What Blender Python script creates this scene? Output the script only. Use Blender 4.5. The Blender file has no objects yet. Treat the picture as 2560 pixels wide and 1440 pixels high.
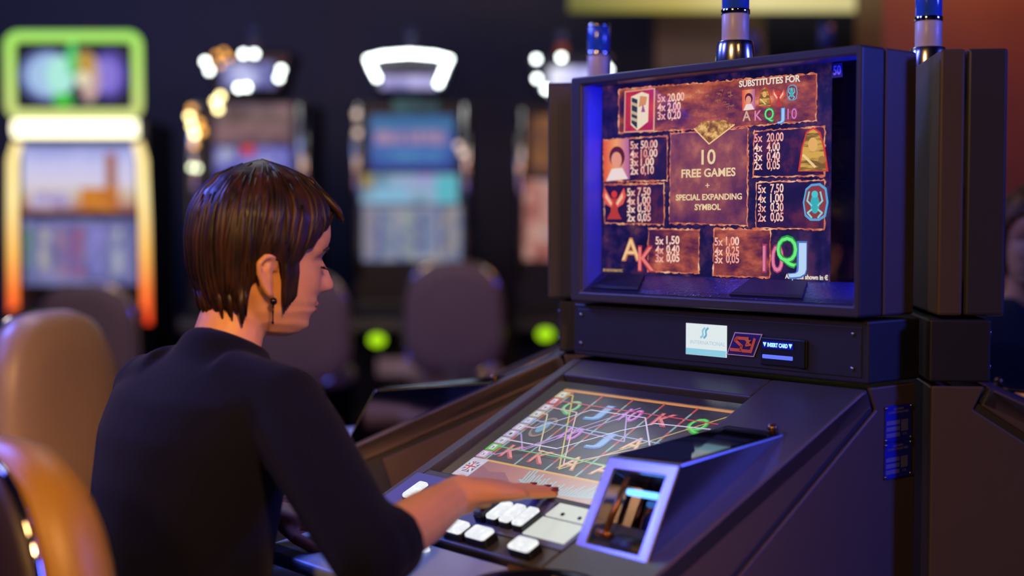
import bpy, bmesh, math, random
from mathutils import Vector, Matrix
random.seed(7)
sc = bpy.context.scene
PI = math.pi

# ------------------------------------------------------------------ camera
FPX, CAM_Z, PITCH = 3500.0, 1.2, math.atan(160 / 3500.0)
cd = bpy.data.cameras.new('camera'); cam = bpy.data.objects.new('camera', cd)
sc.collection.objects.link(cam)
cam.location = (0, 0, CAM_Z); cam.rotation_euler = (PI / 2 - PITCH, 0, 0)
cd.sensor_width = 36; cd.sensor_fit = 'HORIZONTAL'; cd.lens = FPX / 2560 * 36
cd.clip_start = 0.05; cd.clip_end = 100
cd.dof.use_dof = True; cd.dof.focus_distance = 2.08; cd.dof.aperture_fstop = 1.45
sc.camera = cam

# ------------------------------------------------------------------ world, exposure, lamps
w = bpy.data.worlds.new('world'); sc.world = w; w.use_nodes = True
w.node_tree.nodes['Background'].inputs[0].default_value = (0.5, 0.5, 0.75, 1)
w.node_tree.nodes['Background'].inputs[1].default_value = 0.02
sc.view_settings.view_transform = 'Standard'; sc.view_settings.look = 'None'
sc.view_settings.exposure = 0.0; sc.view_settings.gamma = 1.0
sc.view_settings.use_curve_mapping = False

def area(name, loc, target, size, power, col, spread=180):
    l = bpy.data.lights.new(name, 'AREA'); l.energy = power; l.color = col
    l.shape = 'DISK'; l.size = size; l.spread = math.radians(spread)
    o = bpy.data.objects.new(name, l); sc.collection.objects.link(o)
    o.location = loc
    o.rotation_euler = (Vector(target) - Vector(loc)).to_track_quat('-Z', 'Y').to_euler()
    return o
area('warm_area_light', (-1.9, -1.3, 2.8), (-0.5, 2.0, 1.0), 0.6, 52, (1.0, 0.54, 0.18))
area('warm_area_light', (0.9, -1.6, 3.0), (-0.50, 1.85, 1.0), 0.5, 4.5, (1.0, 0.50, 0.17), 26)  # narrow spot added to warm the woman, cut off before the machine's side
area('blue_ceiling_light', (2.9, 1.35, 2.0), (0.55, 1.95, 0.95), 0.5, 46, (0.07, 0.10, 1.0))
area('blue_ceiling_light', (-2.4, 3.6, 2.6), (-0.6, 1.9, 0.95), 0.6, 75, (0.12, 0.18, 1.0))
area('blue_ceiling_light', (-2.7, 1.9, 2.75), (0.2, 2.0, 1.0), 0.9, 34, (0.14, 0.16, 1.0))
area('blue_wall_wash', (-2.6, 6.2, 3.2), (-2.6, 8.6, 1.6), 0.8, 20, (0.25, 0.38, 1.0))
area('white_ceiling_light', (-0.65, 4.0, 3.2), (-0.1, 2.2, 0.8), 0.7, 7, (0.8, 0.88, 1.0))
area('warm_far_light', (-1.5, 4.5, 3.1), (-1.2, 6.3, 0.8), 0.8, 22, (1.0, 0.74, 0.60))
area('orange_wall_light', (2.2, 5.3, 2.95), (2.3, 6.1, 2.3), 0.25, 24, (1.0, 0.32, 0.08))
area('warm_pillar_light', (1.3, 6.0, 3.0), (1.1, 7.6, 2.0), 0.5, 14, (1.0, 0.8, 0.65))

# ------------------------------------------------------------------ materials
def lin(c):
    c = c / 255.0
    return c / 12.92 if c <= 0.04045 else ((c + 0.055) / 1.055) ** 2.4
def rgb(h):
    h = h.lstrip('#')
    return tuple(lin(int(h[i:i + 2], 16)) for i in (0, 2, 4)) + (1.0,)
MATS = {}
def mat(name, col, rough=0.5, metal=0.0, vary=0.12, nscale=20.0, bump=0.0, bscale=200.0, spec=0.5, coat=0.0, sheen=0.0, sss=0.0):
    if name in MATS: return MATS[name]
    m = bpy.data.materials.new(name); m.use_nodes = True; nt = m.node_tree; N = nt.nodes
    b = N['Principled BSDF']; c = rgb(col) if isinstance(col, str) else col
    tc = N.new('ShaderNodeTexCoord'); no = N.new('ShaderNodeTexNoise'); no.inputs['Scale'].default_value = nscale
    no.inputs['Detail'].default_value = 4
    nt.links.new(tc.outputs['Object'], no.inputs['Vector'])
    mx = N.new('ShaderNodeMix'); mx.data_type = 'RGBA'
    mx.inputs[6].default_value = tuple(x * (1 - vary) for x in c[:3]) + (1,)
    mx.inputs[7].default_value = tuple(min(1, x * (1 + vary)) for x in c[:3]) + (1,)
    nt.links.new(no.outputs['Fac'], mx.inputs[0]); nt.links.new(mx.outputs[2], b.inputs['Base Color'])
    b.inputs['Roughness'].default_value = rough; b.inputs['Metallic'].default_value = metal
    b.inputs['Specular IOR Level'].default_value = spec
    b.inputs['Coat Weight'].default_value = coat
    b.inputs['Sheen Weight'].default_value = sheen
    if sss:
        b.inputs['Subsurface Weight'].default_value = sss
        b.inputs['Subsurface Radius'].default_value = (0.012, 0.005, 0.003)
        b.inputs['Subsurface Scale'].default_value = 1.0
    if bump:
        n2 = N.new('ShaderNodeTexNoise'); n2.inputs['Scale'].default_value = bscale
        nt.links.new(tc.outputs['Object'], n2.inputs['Vector'])
        bp = N.new('ShaderNodeBump'); bp.inputs['Strength'].default_value = bump; bp.inputs['Distance'].default_value = 0.002
        nt.links.new(n2.outputs['Fac'], bp.inputs['Height']); nt.links.new(bp.outputs[0], b.inputs['Normal'])
    MATS[name] = m; return m
def emit(name, col, strength=1.0, vary=0.0, nscale=30.0, col2=None, base='#050505', lo=0.35, hi=0.65, stretch=None, detail=5.0):
    """Something that gives off light: a lamp or a picture on a lit screen."""
    if name in MATS: return MATS[name]
    m = bpy.data.materials.new(name); m.use_nodes = True; nt = m.node_tree; N = nt.nodes
    b = N['Principled BSDF']; b.inputs['Base Color'].default_value = rgb(base); b.inputs['Roughness'].default_value = 0.4
    c = rgb(col) if isinstance(col, str) else col
    b.inputs['Emission Strength'].default_value = strength
    if col2 is None:
        b.inputs['Emission Color'].default_value = c
    else:
        tc = N.new('ShaderNodeTexCoord'); no = N.new('ShaderNodeTexNoise'); no.inputs['Scale'].default_value = nscale
        no.inputs['Detail'].default_value = detail; no.inputs['Roughness'].default_value = 0.62
        if stretch:
            mp = N.new('ShaderNodeMapping'); mp.inputs['Scale'].default_value = stretch
            nt.links.new(tc.outputs['Object'], mp.inputs[0]); nt.links.new(mp.outputs[0], no.inputs['Vector'])
        else: nt.links.new(tc.outputs['Object'], no.inputs['Vector'])
        rp = N.new('ShaderNodeValToRGB'); e = rp.color_ramp.elements
        cols = [col] + (list(col2) if isinstance(col2, (list, tuple)) else [col2])
        n = len(cols)
        e[0].position = lo; e[0].color = rgb(cols[0]); e[1].position = hi; e[1].color = rgb(cols[-1])
        for i in range(1, n - 1):
            k = e.new(lo + (hi - lo) * i / (n - 1)); k.color = rgb(cols[i])
        nt.links.new(no.outputs['Fac'], rp.inputs[0]); nt.links.new(rp.outputs[0], b.inputs['Emission Color'])
    MATS[name] = m; return m
def emit_ramp(name, stops, axis='Z', strength=1.0, noise=0.0, nscale=6.0):
    """A lit strip or screen whose picture runs through the given colours along one axis."""
    if name in MATS: return MATS[name]
    m = bpy.data.materials.new(name); m.use_nodes = True; nt = m.node_tree; N = nt.nodes
    b = N['Principled BSDF']; b.inputs['Base Color'].default_value = (0.01, 0.01, 0.01, 1)
    b.inputs['Emission Strength'].default_value = strength
    tc = N.new('ShaderNodeTexCoord'); sp = N.new('ShaderNodeSeparateXYZ'); nt.links.new(tc.outputs['Generated'], sp.inputs[0])
    src = sp.outputs[axis]
    if noise:
        no = N.new('ShaderNodeTexNoise'); no.inputs['Scale'].default_value = nscale; no.inputs['Detail'].default_value = 4
        nt.links.new(tc.outputs['Generated'], no.inputs['Vector'])
        ma = N.new('ShaderNodeMath'); ma.operation = 'MULTIPLY_ADD'; ma.inputs[1].default_value = noise; 
        nt.links.new(no.outputs['Fac'], ma.inputs[0]); nt.links.new(src, ma.inputs[2])
        mb = N.new('ShaderNodeMath'); mb.operation = 'SUBTRACT'; mb.inputs[1].default_value = noise * 0.5
        nt.links.new(ma.outputs[0], mb.inputs[0]); src = mb.outputs[0]
    rp = N.new('ShaderNodeValToRGB'); e = rp.color_ramp.elements
    e[0].position = stops[0][0]; e[0].color = rgb(stops[0][1]); e[1].position = stops[-1][0]; e[1].color = rgb(stops[-1][1])
    for p, c in stops[1:-1]:
        k = e.new(p); k.color = rgb(c)
    nt.links.new(src, rp.inputs[0]); nt.links.new(rp.outputs[0], b.inputs['Emission Color'])
    MATS[name] = m; return m
def glass(name, tint=(1, 1, 1, 1), refl=0.07, rough=0.02):
    if name in MATS: return MATS[name]
    m = bpy.data.materials.new(name); m.use_nodes = True; nt = m.node_tree; N = nt.nodes
    out = N['Material Output']; N.remove(N['Principled BSDF'])
    t = N.new('ShaderNodeBsdfTransparent'); t.inputs[0].default_value = tint
    g = N.new('ShaderNodeBsdfGlossy'); g.inputs['Roughness'].default_value = rough
    mx = N.new('ShaderNodeMixShader'); lw = N.new('ShaderNodeLayerWeight'); lw.inputs['Blend'].default_value = 0.5
    p = N.new('ShaderNodeMath'); p.operation = 'POWER'; p.inputs[1].default_value = 4.0
    q = N.new('ShaderNodeMath'); q.operation = 'MULTIPLY_ADD'; q.inputs[1].default_value = 0.8; q.inputs[2].default_value = refl
    nt.links.new(lw.outputs['Facing'], p.inputs[0]); nt.links.new(p.outputs[0], q.inputs[0]); nt.links.new(q.outputs[0], mx.inputs[0])
    nt.links.new(t.outputs[0], mx.inputs[1]); nt.links.new(g.outputs[0], mx.inputs[2])
    nt.links.new(mx.outputs[0], out.inputs[0]); MATS[name] = m; return m

M_BODY = mat('powder_coated_black_steel', '#41414a', 0.34, 0.0, 0.05, 30, 0.12, 900, spec=0.4)
M_SIDE = mat('painted_side_panel', '#60524a', 0.45, 0.0, 0.05, 30, 0.10, 900, spec=0.4)
M_BLACK = mat('matt_black_plastic', '#0c0c0e', 0.5)
M_GLOSSBLACK = mat('gloss_black_panel', '#050507', 0.06, spec=0.6)
M_PANEL = mat('dark_fascia_panel', '#26262e', 0.5, 0.0, 0.05, 40, 0.08, 700)
M_CHROME = mat('chrome', '#d8d8dc', 0.07, 1.0, 0.02)
M_STEEL = mat('brushed_steel', '#a0a0a8', 0.28, 1.0, 0.08, 60)
M_BUTTONCAP = mat('button_body', '#141420', 0.3)
M_LIT = emit('lit_button', '#f0f4f4', 1.0, nscale=90, col2=['#e6eaf0', '#ffffff'], lo=.3, hi=.6)
M_BLUELED = emit('blue_led', '#1828ff', 40.0)
M_REST = mat('blue_grey_metal_rest', '#a8b8d8', 0.42, 0.2, 0.05, 30)
M_KEYPLATE = mat('slate_blue_key_plate', '#5a5f9c', 0.4, 0.2, 0.04)
M_GLASS = glass('screen_glass')

# ------------------------------------------------------------------ builders
def link(o, parent=None):
    sc.collection.objects.link(o)
    if parent is not None: o.parent = parent
    return o
def thing(name, label, cat, loc=(0, 0, 0), rz=0.0, group=None):
    o = bpy.data.objects.new(name, None); link(o); o.location = loc; o.rotation_euler = (0, 0, rz)
    o.empty_display_size = 0.1
    tag(o, label, cat, group); return o
def tag(o, label, cat, group=None):
    o['label'] = label; o['category'] = cat
    if group: o['group'] = group
    return o
class MB:
    def __init__(s): s.v = []; s.f = []
    def add(s, v, f):
        k = len(s.v); s.v += [tuple(p) for p in v]; s.f += [tuple(i + k for i in q) for q in f]; return s
    def box(s, x0, x1, y0, y1, z0, z1):
        v = [(x0, y0, z0), (x1, y0, z0), (x1, y1, z0), (x0, y1, z0), (x0, y0, z1), (x1, y0, z1), (x1, y1, z1), (x0, y1, z1)]
        return s.add(v, [(0, 3, 2, 1), (4, 5, 6, 7), (0, 1, 5, 4), (1, 2, 6, 5), (2, 3, 7, 6), (3, 0, 4, 7)])
    def prism(s, poly, fn, t0, t1):
        n = len(poly); v = [fn(a, b, t0) for a, b in poly] + [fn(a, b, t1) for a, b in poly]
        return s.add(v, [tuple(range(n))[::-1], tuple(range(n, 2 * n))] + [(i, (i + 1) % n, n + (i + 1) % n, n + i) for i in range(n)])
    def loft(s, rings, cap=True, closed=True):
        n = len(rings[0]); v = [p for r in rings for p in r]; f = []
        for k in range(len(rings) - 1):
            for i in range(n if closed else n - 1):
                j = (i + 1) % n
                f.append((k * n + i, k * n + j, (k + 1) * n + j, (k + 1) * n + i))
        if cap: f += [tuple(range(n))[::-1], tuple(range((len(rings) - 1) * n, len(rings) * n))]
        return s.add(v, f)
    def tube(s, path, rad, n=10, cap=True, flat=None):
        P = [Vector(p) for p in path]; R = rad if isinstance(rad, (list, tuple)) else [rad] * len(P)
        rings = []; prev = None
        for i, p in enumerate(P):
            t = (P[min(i + 1, len(P) - 1)] - P[max(i - 1, 0)]).normalized()
            if prev is None:
                a = Vector((0, 0, 1)) if abs(t.z) < 0.9 else Vector((1, 0, 0)); u = t.cross(a).normalized()
            else: u = (prev - t * prev.dot(t)).normalized()
            prev = u; q = t.cross(u)
            rings.append([p + (u * math.cos(2 * PI * k / n) + q * math.sin(2 * PI * k / n)) * R[i] for k in range(n)])
        return s.loft(rings, cap)
    def ctube(s, path, rad, n=8):
        """closed tube"""
        P = [Vector(p) for p in path]; m = len(P); rings = []
        nrm = Vector((0, 0, 0))
        for i in range(m): nrm += P[i].cross(P[(i + 1) % m])
        nrm = nrm.normalized() if nrm.length > 1e-9 else Vector((0, 0, 1))
        for i in range(m):
            t = (P[(i + 1) % m] - P[i - 1]).normalized(); q = t.cross(nrm).normalized()
            rings.append([P[i] + (q * math.cos(2 * PI * k / n) + nrm * math.sin(2 * PI * k / n)) * rad for k in range(n)])
        rings.append(rings[0]); return s.loft(rings, False)
    def lathe(s, prof, c=(0, 0, 0), n=28):
        rings = [[(c[0] + r * math.cos(2 * PI * k / n), c[1] + r * math.sin(2 * PI * k / n), c[2] + z) for k in range(n)] for r, z in prof]
        return s.loft(rings)
    def ball(s, c, r, n=10, sc3=(1, 1, 1)):
        rings = []
        for i in range(1, n):
            a = PI * i / n
            rings.append([(c[0] + sc3[0] * r * math.sin(a) * math.cos(2 * PI * k / (2 * n)), c[1] + sc3[1] * r * math.sin(a) * math.sin(2 * PI * k / (2 * n)), c[2] - sc3[2] * r * math.cos(a)) for k in range(2 * n)])
        return s.loft(rings)
    def build(s, name, m, parent=None, smooth=False, bevel=0.0, seg=2, angle=35, label=None):
        me = bpy.data.meshes.new(name); me.from_pydata(s.v, [], s.f); me.update()
        bm = bmesh.new(); bm.from_mesh(me); bmesh.ops.recalc_face_normals(bm, faces=bm.faces); bm.to_mesh(me); bm.free()
        if smooth:
            for p in me.polygons: p.use_smooth = True
        if m: me.materials.append(m)
        o = bpy.data.objects.new(name, me); link(o, parent)
        if bevel:
            b = o.modifiers.new('bevel', 'BEVEL'); b.width = bevel; b.segments = seg; b.limit_method = 'ANGLE'; b.angle_limit = math.radians(angle)
            b.harden_normals = False
        if label: o['label'] = label
        return o
def bake(o):
    dg = bpy.context.evaluated_depsgraph_get(); dg.update()
    me = bpy.data.meshes.new_from_object(o.evaluated_get(dg)); return me
def fused(mb, name, m, parent, voxel, smooth_it=4, label=None):
    """One continuous surface grown over overlapping volumes."""
    o = mb.build('volume', None)
    r = o.modifiers.new('r', 'REMESH'); r.mode = 'VOXEL'; r.voxel_size = voxel; r.use_smooth_shade = True
    if smooth_it:
        q = o.modifiers.new('s', 'SMOOTH'); q.iterations = smooth_it; q.factor = 0.5
    me = bake(o); me.name = name; old = o.data
    bpy.data.objects.remove(o); bpy.data.meshes.remove(old)
    for p in me.polygons: p.use_smooth = True
    me.materials.clear(); me.materials.append(m)
    n = bpy.data.objects.new(name, me); link(n, parent)
    if label: n['label'] = label
    return n
def text(s, size, m, parent, name, origin, xd, yd, align='LEFT', sx=1.0, bold=0.0, ext=0.00015, shear=0.0, space=1.0):
    cu = bpy.data.curves.new('t', 'FONT'); cu.body = s; cu.size = size; cu.align_x = align; cu.extrude = ext; cu.offset = bold
    cu.resolution_u = 3; cu.shear = shear; cu.space_character = space
    o = bpy.data.objects.new('t', cu); link(o); me = bake(o); me.name = name
    bpy.data.objects.remove(o); bpy.data.curves.remove(cu)
    xd = Vector(xd).normalized(); yd = Vector(yd).normalized(); zd = xd.cross(yd); O = Vector(origin)
    for v in me.vertices:
        p = v.co; v.co = O + xd * (p.x * sx) + yd * p.y + zd * p.z
    me.materials.clear(); me.materials.append(m)
    n = bpy.data.objects.new(name, me); link(n, parent); return n
def join_text(items, m, parent, name, xd, yd):
    """several lines of one text block as ONE mesh: items = (string, size, origin, align, sx, bold)"""
    mb = MB()
    for s, size, org, al, sx, bold in items:
        cu = bpy.data.curves.new('t', 'FONT'); cu.body = s; cu.size = size; cu.align_x = al; cu.extrude = 0.00015; cu.offset = bold; cu.resolution_u = 3
        o = bpy.data.objects.new('t', cu); link(o); me = bake(o); bpy.data.objects.remove(o); bpy.data.curves.remove(cu)
        X = Vector(xd).normalized(); Y = Vector(yd).normalized(); Z = X.cross(Y); O = Vector(org)
        mb.add([O + X * (v.co.x * sx) + Y * v.co.y + Z * v.co.z for v in me.vertices], [tuple(p.vertices) for p in me.polygons])
        bpy.data.meshes.remove(me)
    me = bpy.data.meshes.new(name); me.from_pydata(mb.v, [], mb.f); me.materials.append(m)
    o = bpy.data.objects.new(name, me); link(o, parent); return o

# ------------------------------------------------------------------ the slot machine's own frame (x right, y away from the player, z up)
ROOT = Vector((0.472, 1.903, 0)); RZ = math.radians(-49.38)
UX = Vector((math.cos(RZ), math.sin(RZ), 0)); UY = Vector((-math.sin(RZ), math.cos(RZ), 0))
def ray(px, py):
    c, s = math.cos(PITCH), math.sin(PITCH)
    return Vector((0, c, -s)) + Vector((1, 0, 0)) * ((px - 1280) / FPX) + Vector((0, s, c)) * ((720 - py) / FPX)
def on_plane(px, py, P0, n):
    O = Vector((0, 0, CAM_Z)); r = ray(px, py); P = O + r * ((P0 - O).dot(n) / r.dot(n)); d = P - ROOT
    return Vector((d.dot(UX), d.dot(UY), d.z))
def wpt(l): return ROOT + UX * l[0] + UY * l[1] + Vector((0, 0, l[2]))
LCD_Y = 0.045
def U(px, py, k=0):
    """point of the upper screen's picture, k layers in front of the panel"""
    p = on_plane(px, py, wpt((0, LCD_Y, 0)), UY); return Vector((p.x, LCD_Y - 0.0006 - 0.0004 * k, p.z))
def F(px, py, y=0.02):
    return on_plane(px, py, wpt((0, y, 0)), UY)
LA = math.atan(0.477); LZ = 0.951
def DP(px, py, z0, t):
    n = (UX).cross((UY + Vector((0, 0, t))).normalized()); return on_plane(px, py, wpt((0, 0, z0)), n)
LN = Vector((0, -math.sin(LA), math.cos(LA))); LY = Vector((0, math.cos(LA), math.sin(LA)))
def L(px, py, k=0):
    p = DP(px, py, LZ, 0.477); return p + LN * (0.0005 + 0.0004 * k)
DZ, DT = 0.963, 0.456
DA = math.atan(DT); DN = Vector((0, -math.sin(DA), math.cos(DA))); DY = Vector((0, math.cos(DA), math.sin(DA)))
def deck(x, y, h=0.0): return Vector((x, y, DZ + DT * y)) + DN * h

def flat(pts, m, parent, name, th=0.0003, n=None):
    """thin polygon that lies on a screen or a plate"""
    P = [Vector(p) for p in pts]
    if n is None:
        n = Vector((0, 0, 0))
        for i in range(len(P)): n += P[i].cross(P[(i + 1) % len(P)])
        n.normalize()
    mb = MB(); k = len(P)
    mb.add(P + [p + n * th for p in P], [tuple(range(k)), tuple(range(k, 2 * k))[::-1]] + [(i, (i + 1) % k, k + (i + 1) % k, k + i) for i in range(k)])
    return mb.build(name, m, parent)
def jag(pts, step=0.006, amp=0.0016):
    out = []
    for i, p in enumerate(pts):
        q = pts[(i + 1) % len(pts)]; d = q - p; n = max(1, int(d.length / step))
        for k in range(n):
            r = p + d * (k / n); r = r + Vector((random.uniform(-amp, amp), 0, random.uniform(-amp, amp))); out.append(r)
    return out
def ribbon(pts, wd, n):
    """flat band along a polyline"""
    mb = MB(); P = [Vector(p) for p in pts]
    for a, b in zip(P, P[1:]):
        d = (b - a).normalized(); s = n.cross(d) * wd * 0.5; e = d * wd * 0.3
        mb.add([a - e + s, a - e - s, b + e - s, b + e + s], [(0, 1, 2, 3)])
    return mb

# deck height profile (y,z) of the lower cabinet
PROFILE = [(0.15, 0.976), (0.022, 0.973), (-0.432, 0.766), (-0.438, 0.757), (-0.56, 0.742), (-0.576, 0.734), (-0.576, 0.722), (-0.56, 0.712), (-0.36, 0.70), (-0.27, 0.62), (-0.22, 0.10), (-0.20, 0.0), (0.15, 0.0)]
def slot_machine(root, back, W0=-0.59, simple=False, groove=((0.037, 0.943), (-0.252, 0.759), (-0.47, 0.62))):
    X = lambda a, b, t: (t, a, b)
    # lower cabinet body: under the deck plate
    prof = [(back, 0.974), (0.022, 0.945), (-0.425, 0.742)] + PROFILE[3:-1] + [(back, 0.0)]
    MB().prism(prof, X, W0 + 0.005, -0.005).build('cabinet_base', M_BODY, root, bevel=0.004)
    # deck plate with the opening for the lower screen
    dk = MB()
    hx0, hx1, hy0, hy1 = -0.566, -0.166, -0.303, -0.026
    def strip(x0, x1, y0, y1):
        dk.add([deck(x0, y0), deck(x1, y0), deck(x1, y1), deck(x0, y1), deck(x0, y0, -0.028), deck(x1, y0, -0.028), deck(x1, y1, -0.028), deck(x0, y1, -0.028)],
               [(0, 1, 2, 3), (7, 6, 5, 4), (0, 4, 5, 1), (1, 5, 6, 2), (2, 6, 7, 3), (3, 7, 4, 0)])
    strip(W0, hx0, -0.432, 0.022); strip(hx1, 0.0, -0.432, 0.022); strip(hx0, hx1, hy1, 0.022); strip(hx0, hx1, -0.432, hy0)
    dk.build('deck_plate', M_BODY, root, bevel=0.0035, seg=3)
    # side panels with the groove between them
    for sx in ((0.0, -0.006), (W0, W0 + 0.006)):
        g = groove; o = 0.0045
        up = [(0.016, 0.9705), (-0.432, 0.766), (-0.438, 0.757), (-0.556, 0.742), (-0.50, 0.70), (g[2][0], g[2][1] + 0.012), (g[1][0], g[1][1] + o), (g[0][0] - 0.004, g[0][1] + o)]
        lo = [(back, 0.974), (0.028, 0.974), (g[0][0] + 0.006, g[0][1] - o * 0.3), (g[1][0] + 0.003, g[1][1] - o), (-0.27, 0.70), (-0.262, 0.62), (-0.215, 0.10), (-0.195, 0.02), (back, 0.02)]
        MB().prism(up, X, *sx).build('side_panel', M_SIDE, root, bevel=0.0025)
        MB().prism(lo, X, *sx).build('side_panel', M_SIDE, root, bevel=0.0025)
    MB().box(W0 + 0.01, -0.01, -0.436, -0.30, 0.70, 0.735).build('front_apron', M_BODY, root)
    # armrest ledge
    MB().prism([(-0.438, 0.7595), (-0.56, 0.7425), (-0.578, 0.735), (-0.578, 0.722), (-0.56, 0.711), (-0.438, 0.71)], X, W0 - 0.012, 0.004).build('hand_rest', M_REST, root, bevel=0.005, seg=3)
    # monitor housing: rim + rear box
    rim = MB(); o0, o1, z0, z1 = -0.577, 0.0, 1.0715, 1.443; i0, i1, k0, k1 = -0.549, -0.0095, 1.089, 1.4285
    fy, by = 0.0, 0.055
    pts = [(o0, z0), (o1, z0), (o1, z1), (o0, z1)]; ins = [(i0, k0), (i1, k0), (i1, k1), (i0, k1)]
    v = [(x, fy, z) for x, z in pts] + [(x, fy, z) for x, z in ins] + [(x, by, z) for x, z in pts] + [(x, by, z) for x, z in ins]
    f = []
    for i in range(4):
        j = (i + 1) % 4
        f += [(i, j, 4 + j, 4 + i), (8 + j, 8 + i, 12 + i, 12 + j), (i, 8 + i, 8 + j, j), (4 + j, 12 + j, 12 + i, 4 + i)]
    rim.add(v, f).build('monitor_bezel', M_BODY, root, bevel=0.006, seg=3)
    MB().box(o0, o1, 0.0575, back - 0.008, z0, z1).build('monitor_housing', M_SIDE, root, bevel=0.004)
    # fascia between monitor and deck
    MB().box(W0 + 0.003, 0.003, 0.02, back + 0.003, 0.9795, 1.0665).build('fascia_panel', M_PANEL, root, bevel=0.003)
    fp = MB().box(W0 + 0.012, -0.008, 0.0185, 0.03, 0.988, 1.058).build('fascia_plate', M_PANEL, root, bevel=0.001)
    s = None
    for x in (W0 + 0.022, -0.022):
        for z in (1.0, 1.048):
            s2 = MB().lathe([(0.0001, 0), (0.0035, 0), (0.0032, 0.0018), (0.0001, 0.0024)], n=12)
            s2.v = [(a, -c, b) for a, b, c in s2.v]
            q = s2.build('screw', M_STEEL, root, True) if s is None else s.copy()
            if s is None: s = q
            else: link(q, root)
            q.location = (x, 0.0185, z)
    # candle light on the roof
    cx, cy = -0.285, 0.075
    if simple and back < 0.12: cy = 0.06
    base = MB().lathe([(0.0001, 0), (0.030, 0), (0.031, 0.006), (0.0285, 0.030), (0.0265, 0.0375), (0.0205, 0.039), (0.0001, 0.039)], (cx, cy, 1.4425)).build('candle_base', mat('satin_candle_chrome', '#d0d0d8', 0.2, 1.0, 0.02), root, True, bevel=0.001)
    MB().lathe([(0.0001, 0), (0.0208, 0), (0.0208, 0.040), (0.0001, 0.040)], (cx, cy, 1.4815)).build('candle_lens', mat('milky_white_lens', '#e2d8cc', 0.35), root, True, bevel=0.0008, label='milky white lower lens')
    MB().lathe([(0.0001, 0), (0.0222, 0), (0.0222, 0.0075), (0.0001, 0.0075)], (cx, cy, 1.5215)).build('candle_ring', M_CHROME, root, True, bevel=0.0008)
    MB().lathe([(0.0001, 0), (0.0208, 0), (0.0208, 0.046), (0.0001, 0.046)], (cx, cy, 1.529)).build('candle_lens', mat('blue_lens', '#3468d8', 0.15, coat=0.6), root, True, bevel=0.0008, label='blue upper lens')
    MB().lathe([(0.0001, 0), (0.0215, 0), (0.0205, 0.006), (0.0001, 0.008)], (cx, cy, 1.575)).build('candle_cap', M_CHROME, root, True)
    acceptor(root, M_CHROME if simple else None)
    if simple:
        MB().box(-0.546, -0.082, LCD_Y, 0.054, 1.118, 1.428).build('upper_screen', emit('neighbour_screen', '#101c50', 0.8, nscale=14, col2=['#3a4a90', '#d09050', '#8a3030']), root)
        q = [Vector((x, y, LZ + 0.477 * y)) for x, y in ((-0.535, -0.287), (-0.172, -0.287), (-0.172, -0.043), (-0.535, -0.043))]
        flat(q, MATS['neighbour_screen'], root, 'lower_screen', 0.002, LN)

def key(parent, x, y, wd, ln, h, lit=True, name='play_button'):
    """push button: dark body, lit cap"""
    def ring(a, b, hh):
        r = min(a, b) * 0.35; out = []
        for cxs, cys, a0 in ((1, 1, 0), (-1, 1, 90), (-1, -1, 180), (1, -1, 270)):
            for k in range(4):
                t = math.radians(a0 + 30 * k); out.append((cxs * (a - r) + r * math.cos(t), cys * (b - r) + r * math.sin(t), hh))
        return out
    def place(mb): mb.v = [tuple(deck(x, y) + Vector((1, 0, 0)) * a + DY * b + DN * c) for a, b, c in mb.v]; return mb
    a, b = wd / 2, ln / 2
    o = place(MB().loft([ring(a, b, 0), ring(a, b, h * 0.7), ring(a * 0.97, b * 0.97, h * 0.78)])).build(name, M_BUTTONCAP, parent)
    place(MB().loft([ring(a * 0.9, b * 0.93, h * 0.78), ring(a * 0.9, b * 0.93, h), ring(a * 0.8, b * 0.86, h * 1.12)])).build('button_cap', M_LIT if lit else mat('unlit_button', '#5a5a72', 0.35), o, label='white lit cap' if lit else 'unlit grey cap')
    return o

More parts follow.
